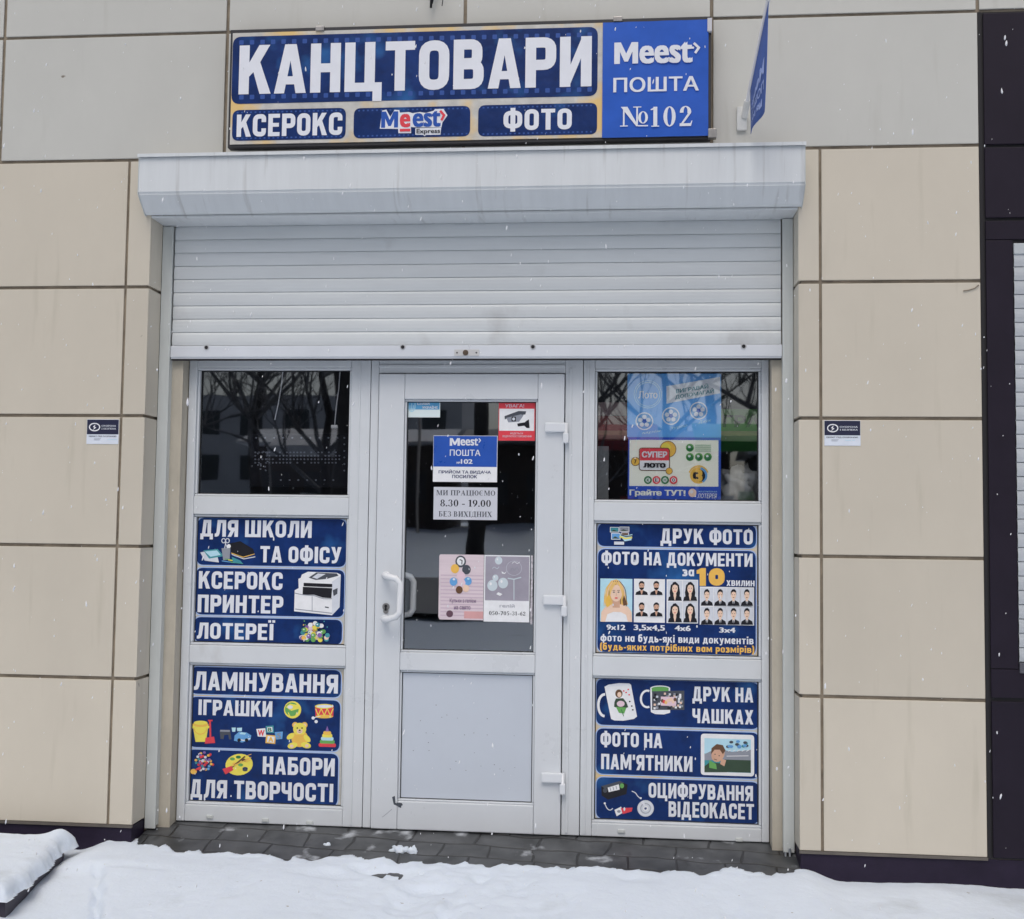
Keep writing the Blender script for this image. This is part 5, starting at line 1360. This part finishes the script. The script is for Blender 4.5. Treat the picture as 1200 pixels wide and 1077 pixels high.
# cords and unlit bulb board behind the left pane
for pts, lab in ((((332, 430), (330, 450), (326, 474), (322, 492)), 'white cord hanging in the middle of the left window pane'),
                 (((399, 430), (397, 455), (394, 478), (392, 500)), 'white cord with a small clip, near the right side of the left window pane')):
    bm = bmesh.new(); Q = [back(*p, .31) for p in pts]
    tube(bm, [(q[0], .31, q[1]) for q in Q], .0028, 6)
    if pts[0][0] > 350:
        q = Q[-1]; box(bm, q[0]-.016, q[0]+.016, .303, .315, q[1]-.008, q[1]+.008, bev=.003)
    tag(settle(link('cord', bm, M('cord_white', (.6, .6, .63), .5))), lab, 'cord', 'cords behind the left window pane')
LB = (220, 420, 5.8537); YL = .42
a = Art(YL, LB); X0, X1, Z0, Z1 = a.fr(430, 520, 1100, 880)
lb = empty('bulb_sign', ((X0+X1)/2, YL, Z0)); tag(lb, 'dark unlit board with rows of pale bulbs behind the left window pane', 'sign')
boxo('board', (X0, X1, YL, YL+.02, Z0, Z1), M('board_dark', (.006, .007, .012), .7, spec=.1), lb)
bm = bmesh.new()
dots = [(470+i*62, 545) for i in range(10)] + [(1075, 545+i*45) for i in range(6)] + [(640+i*60, 835) for i in range(7)]
dots += [(465+i*24, y) for y in (645, 668, 692, 716) for i in range(25) if rr_.random() < .72]
dots += [(480+rr_.random()*70, 640+rr_.random()*140) for i in range(18)]
for x, y in dots:
    p = a.pt(x, y); disc(bm, p, .0042, YL-.006, YL-.0002, 6)
link('bulb', bm, M('bulb_pale', (.22, .24, .30), .3), lb)['kind'] = 'stuff'
a.bm.free()

# ------------------------------------------------------------------ snow-laden step at the left
st = empty('concrete_step', (-2.9, -.5, -.2)); tag(st, 'low dark step at the bottom left, carrying a thick cap of fresh snow', 'step')
corn = [(-2.385, -.20), (-2.335, -.50), (-2.290, -.845), (-3.4, -.90), (-3.6, -.12), (-2.42, -.12)]
bm = bmesh.new()
lo_ = [bm.verts.new((x, y, -.30)) for x, y in corn]; hi_ = [bm.verts.new((x-.012, y+.012, -.118)) for x, y in corn]
k = len(corn)
for i in range(k): bm.faces.new((lo_[i], lo_[(i+1) % k], hi_[(i+1) % k], hi_[i]))
bm.faces.new(hi_); bmesh.ops.recalc_face_normals(bm, faces=bm.faces)
link('slab', bm, M('step_dark', (.035, .028, .045), .5, .3, 12), st)
# snow cap: rounded, overhanging the edge here and there
xs = np.arange(-3.7, -2.22, .008); ys = np.arange(-.98, -.05, .008)
X, Y = np.meshgrid(xs, ys)
def sdist(X, Y):
    # distance inside the right and front edges, wobbling like broken snow
    pts = [(-2.36, -.115), (-2.378, -.20), (-2.33, -.50), (-2.285, -.852)]
    xe = np.interp(Y, [-.98, -.852, -.50, -.20, -.115, -.05], [-2.272, -2.282, -2.328, -2.372, -2.362, -2.40])
    xe = xe + .030*vnoise(Y*0+3, Y, 9, 61)+.014*vnoise(Y*0+5, Y, 26, 62)
    d1 = xe-X
    ye = -.865+.012*vnoise(X, X*0, 11, 64)
    d2 = Y-ye
    d3 = -.105+.012*vnoise(X, X*0, 9, 66)-Y
    return np.minimum(np.minimum(d1, d2), d3)
D = sdist(X, Y)
r_ = .06
prof_ = np.sqrt(np.clip(1-(1-np.clip(D/r_, 0, 1))**2, 0, 1))
Zt = -.119 + (.058+.012*vnoise(X, Y, 3, 67)+.006*vnoise(X, Y, 13, 68)+.003*vnoise(X, Y, 40, 69)+.03*np.exp(-(((X+2.42)/.07)**2+((Y+.17)/.06)**2)))*prof_
Zt = np.where(D < 0, -.121, Zt)
I = np.arange(X.size).reshape(X.shape)
keep = (D[:-1, :-1] > -.012) & (D[1:, 1:] > -.012) & (D[1:, :-1] > -.012) & (D[:-1, 1:] > -.012)
F = np.stack([I[:-1, :-1][keep], I[:-1, 1:][keep], I[1:, 1:][keep], I[1:, :-1][keep]], 1)
me = bpy.data.meshes.new('snow_cap'); me.from_pydata(np.stack([X.ravel(), Y.ravel(), Zt.ravel()], 1).tolist(), [], F.tolist())
bm = bmesh.new(); bm.from_mesh(me); bmesh.ops.delete(bm, geom=[v for v in bm.verts if not v.link_faces], context='VERTS')
bpy.data.meshes.remove(me)
link('snow_cap', bm, m_snow, st, smooth=True)

# snow crumbs on the tiles
def lump(px, py, sx, sz, seed, label):
    bm = bmesh.new(); bmesh.ops.create_icosphere(bm, subdivisions=3, radius=1)
    y = .06 if py < 995 else -.02
    for it in range(20):
        x, z = back(px, py, y); y += (z-(tile_z(y)+.004))*-2.2*-1*.5 if False else 0
    ys_ = np.linspace(-.3, .25, 111); zz = [back(px, py, q)[1]-tile_z(q) for q in ys_]; y = float(ys_[int(np.argmin(np.abs(zz)))])
    x, z = back(px, py, y)
    rs = random.Random(seed); f1, f2 = rs.uniform(2, 5), rs.uniform(4, 8)
    for v in bm.verts:
        c = v.co.copy(); k_ = 1+.25*math.sin(f1*c.x*2+c.y*3)+.15*math.sin(f2*c.z*3+c.x*4)
        v.co = Vector((x+c.x*sx*k_, y+c.y*sx*.7*k_, float(tile_z(y))-.002+max(c.z, -.2)*sz*k_))
    o = link('snow_lump', bm, m_snow, smooth=True); settle(o); tag(o, label, 'snow lump', 'snow lumps on the tiles')
lump(384, 990, .016, .010, 1, 'tiny snow crumb on the dark tiles at the left of the door')
lump(468, 997, .040, .022, 2, 'flat snow lump on the tiles in front of the handle side of the door')
lump(484, 999, .022, .030, 3, 'upright snow crumb beside the flat lump in front of the door')

# icicles at the foot of the right shutter rail
for i, (px, ln) in enumerate(((921, .03), (926, .06), (937, .075), (940, .05))):
    x, z = back(px, 1003, .12)
    bm = bmesh.new(); tube(bm, [(x, .13, z+ln*.5), (x, .13, z-ln*.2), (x+.002, .13, z-ln*.6)], [.006, .004, .0008], 6)
    o = settle(link('icicle', bm, M('ice', (.7, .73, .76), .2))); tag(o, ['short icicle leftmost at the foot of the right shutter rail', 'slim icicle at the foot of the right rail, second from the left', 'longest icicle at the foot of the right rail by the plum plinth corner', 'small icicle rightmost beside the longest one by the plinth corner'][i], 'icicle', 'icicles at the foot of the right rail')

# ------------------------------------------------------------------ falling snow: small clumped flakes in the air
rs = random.Random(21)
bi = bmesh.new(); bmesh.ops.create_icosphere(bi, subdivisions=1, radius=1)
bv = [v.co.copy() for v in bi.verts]; bf = [[v.index for v in f.verts] for f in bi.faces]; bi.free()
VV, FF = [], []
for i in range(2200):
    y = -rs.uniform(.12, 3.4); x = rs.uniform(-3.2, 2.4); z = rs.uniform(-.05, 4.2)
    if y < -2.6 and rs.random() < .4: continue
    s = rs.choice((.0009, .0013, .0016, .0021, .0029))*rs.uniform(.85, 1.15)*(1-.12*(-y)); e_ = rs.uniform(1.5, 3.6); tl = rs.uniform(-.1, .35); ph = rs.random()*6
    b0 = len(VV)
    for c in bv:
        k_ = 1+.35*math.sin(5*c.x+ph)*math.cos(4*c.y+ph)
        zz = c.z*s*e_*k_
        VV.append((x+c.x*s*k_+zz*tl, y+c.y*s*k_, z+zz))
    FF += [[q+b0 for q in f] for f in bf]
me = bpy.data.meshes.new('falling_snow'); me.from_pydata(VV, [], FF); me.materials.append(M('snowflake', (.86, .87, .9), .8))
o = bpy.data.objects.new('falling_snow', me); COL.objects.link(o); tag(o, kind='stuff')

# ------------------------------------------------------------------ the far side of the street (mirrored in the panes)
m_twig = M('snowy_twig', (.16, .16, .165), .9, .6, 3)
m_bark = M('bark', (.050, .044, .042), .9, .4, 8, bump=.3, bscale=12)
def tree(x, y, h, r, seed, label, lean=0.0):
    rs = random.Random(seed); z0 = float(snow_far(np.array([x*1.0]), np.array([y*1.0]))[0])
    t = empty('bare_tree', (x, y, z0)); tag(t, label, 'tree', 'bare trees across the street')
    bt = bmesh.new(); bc = bmesh.new()
    pts = [Vector((x+lean*h*k_/6+rs.uniform(-.05, .05)*k_, y+rs.uniform(-.05, .05), z0-.1+h*.75*k_/6)) for k_ in range(7)]
    tube(bt, pts, [r*(1.25 if k_ == 0 else 1-.11*k_) for k_ in range(7)], 8)
    def grow(p, d, ln, rad, lvl):
        q = [p]; dd = d.copy()
        for i in range(4):
            dd = (dd+Vector((rs.uniform(-.25, .25), rs.uniform(-.25, .25), rs.uniform(-.05, .2)))).normalized(); q.append(q[-1]+dd*ln/4)
        tube(bc, q, [rad*(1-.18*i) for i in range(5)], 5 if lvl < 2 else 3, cap=False)
        if lvl < 4:
            for i in range(3 if lvl else 4):
                k_ = rs.randint(1, 4); nd = (dd+Vector((rs.uniform(-1, 1), rs.uniform(-1, 1), rs.uniform(-.2, .7)))).normalized()
                grow(q[k_], nd, ln*rs.uniform(.5, .75), rad*.5, lvl+1)
    for i in range(7):
        k_ = rs.randint(2, 6); a_ = rs.uniform(0, 6.28)
        grow(pts[k_], Vector((math.cos(a_), math.sin(a_), rs.uniform(.3, 1.0))).normalized(), h*.35, r*.42, 0)
    link('trunk', bt, m_bark, t); link('crown', bc, m_twig, t)
tree(-5.05, -15.0, 9, .34, 1, 'thick bare tree on the near kerb, dark in the left pane', .02)
tree(-2.56, -15.2, 9, .19, 2, 'bare tree on the near kerb, mirrored in the middle of the door pane')
tree(-.9, -26, 8, .16, 3, 'slim bare tree beside the one mirrored in the door pane')
tree(-14.5, -27, 9, .25, 4, 'bare tree farthest to the left across the street')
tree(5.2, -22, 10, .26, 5, 'bare tree mirrored in the right edge of the right pane', -.10)
tree(1.5, -30, 9, .2, 6, 'bare tree behind the kiosks across the street')
def kiosk(name, x0, x1, y, d, h, wallm, roofm, label):
    z0 = 1.25
    t = empty(name, ((x0+x1)/2, y, z0)); tag(t, label, 'kiosk', 'kiosks across the street')
    boxo('wall', (x0, x1, y-d, y, z0-.6, z0+h), wallm, t)
    bm = bmesh.new(); prism(bm, [(y+.8, z0+h+.02), (y+.8, z0+h+.10), (y-d/2, z0+h+.75), (y-d-.2, z0+h+.10), (y-d-.2, z0+h+.02)], x0-.3, x1+.3)
    link('roof', bm, roofm, t)
    bm = bmesh.new(); nb_ = int((x1-x0)/1.6)
    for i in range(nb_): xx = x0+.3+i*(x1-x0-.4)/max(nb_, 1); box(bm, xx, xx+1.1, y-.02, y+.03, z0+.9, z0+2.0)
    link('hatch', bm, M('kiosk_hatch', (.05, .05, .055), .4), t)
mb = M('kiosk_brown', (.075, .060, .052), .7, .3, 1); mr = M('kiosk_roof_snow', (.55, .57, .6), .8); mg = M('kiosk_grey', (.12, .125, .14), .7, .3, 1)
kiosk('kiosk', -13, -6, -34, 4, 2.9, mb, mr, 'dark brown kiosk with a snowy roof across the street, left of the others')
kiosk('kiosk', -5.2, 3.8, -34, 4, 2.9, mb, M('kiosk_roof_dark', (.14, .14, .15), .6), 'dark brown kiosk with a dark roof straight across the street')
kiosk('kiosk', 4.6, 11, -33, 4, 2.6, mg, mr, 'grey kiosk with a snowy roof across the street, right of the others')
bl = empty('apartment_block', (-16, -60, 0)); tag(bl, 'pale apartment block beyond the kiosks across the street', 'building')
boxo('wall', (-34, -9, -72, -60, -.5, 9.0), M('block_wall', (.34, .34, .35), .8, .1, .5), bl)
bm = bmesh.new()
for i in range(9):
    for j in range(3): box(bm, -33+i*2.7, -31.6+i*2.7, -60.01, -59.95, 1.2+j*2.7, 2.7+j*2.7)
link('window', bm, M('block_window', (.04, .045, .05), .2), bl)['kind'] = 'stuff'
aw = empty('red_awning', (-6.6, -32, 0)); tag(aw, 'red market awning on poles across the street, mirrored in the left pane', 'awning')
bm = bmesh.new(); prism(bm, [(-33.2, 6.2), (-33.2, 6.3), (-31.2, 5.5), (-31.2, 5.4)], -8.6, -6.4); link('canopy', bm, M('awning_red', (.42, .05, .08), .7, .15, 2), aw)
for x in (-8.5, -6.5):
    bm = bmesh.new(); tube(bm, [(x, -31.3, 1.0), (x, -31.3, 5.4)], .05, 8); link('pole', bm, m_steel, aw)

# wires over the street, stall roofs, a lamp post and a slatted fence
def wire(y0, z0, y1, z1, sag, label):
    bm = bmesh.new(); pts = []
    for i in range(25):
        t_ = i/24; pts.append((-30+60*t_, y0+(y1-y0)*t_, z0+(z1-z0)*t_-sag*4*t_*(1-t_)))
    tube(bm, pts, .022, 5); tag(settle(link('overhead_wire', bm, m_dark)), label, 'wire', 'wires over the street')
wire(-13.5, 7.2, -13.0, 6.6, .9, 'upper overhead wire across the street, mirrored in the glass')
wire(-13.6, 6.3, -13.1, 5.4, 1.0, 'lower overhead wire across the street, mirrored in the glass')
wire(-13.8, 5.4, -16, 6.6, .6, 'slanting overhead wire across the street, mirrored in the glass')
def stall(x0, x1, y, z, mt, label):
    t = empty('market_stall', ((x0+x1)/2, y, 1.2)); tag(t, label, 'stall', 'market stalls across the street')
    bm = bmesh.new(); prism(bm, [(y+.9, z), (y+.9, z+.05), (y-1, z+.7), (y-1, z+.65)], x0, x1)
    box(bm, x0, x1, y+.9, y+.93, z-.28, z+.04); link('canopy', bm, mt, t)
    for x in (x0+.05, x1-.05):
        bm = bmesh.new(); tube(bm, [(x, y+.85, .8), (x, y+.85, z)], .04, 6); link('pole', bm, m_steel, t)
    bm = bmesh.new(); box(bm, x0+.1, x1-.1, y-.4, y+.4, 1.9, 2.0); box(bm, x0+.1, x1-.1, y-.38, y+.38, .9, 1.9); link('counter', bm, m_wood, t)
    for i in range(int((x1-x0)/.55)):
        xx = x0+.25+i*.55; boxo('goods_box', (xx, xx+.42, y-.2, y+.3, 2.001, 2.2+.12*(i % 3)), M('goods_%s' % ('red', 'white', 'green', 'blue')[i % 4], ((.3, .05, .05), (.5, .5, .5), (.08, .28, .08), (.06, .12, .3))[i % 4], .5), t)
stall(2.2, 5.4, -28.8, 3.9, M('canopy_green', (.07, .30, .06), .6, .2, 3), 'green market stall across the street, mirrored in the right pane')
stall(-2.4, 1.2, -29.2, 3.9, M('canopy_red', (.34, .05, .06), .6, .2, 3), 'red market stall across the street, right of the door reflection')
stall(-10.5, -7.6, -29.0, 3.7, M('canopy_white', (.6, .6, .62), .6, .15, 3), 'white market stall across the street, mirrored in the left pane')
tree(-8.2, -26, 9, .2, 11, 'bare tree left of the thick kerb tree across the street')
tree(-11.5, -30, 10, .24, 12, 'bare tree behind the white stall across the street')
tree(-3.6, -38, 12, .3, 13, 'tall bare tree behind the brown kiosk')
tree(3.6, -40, 12, .3, 14, 'tall bare tree behind the grey kiosk')
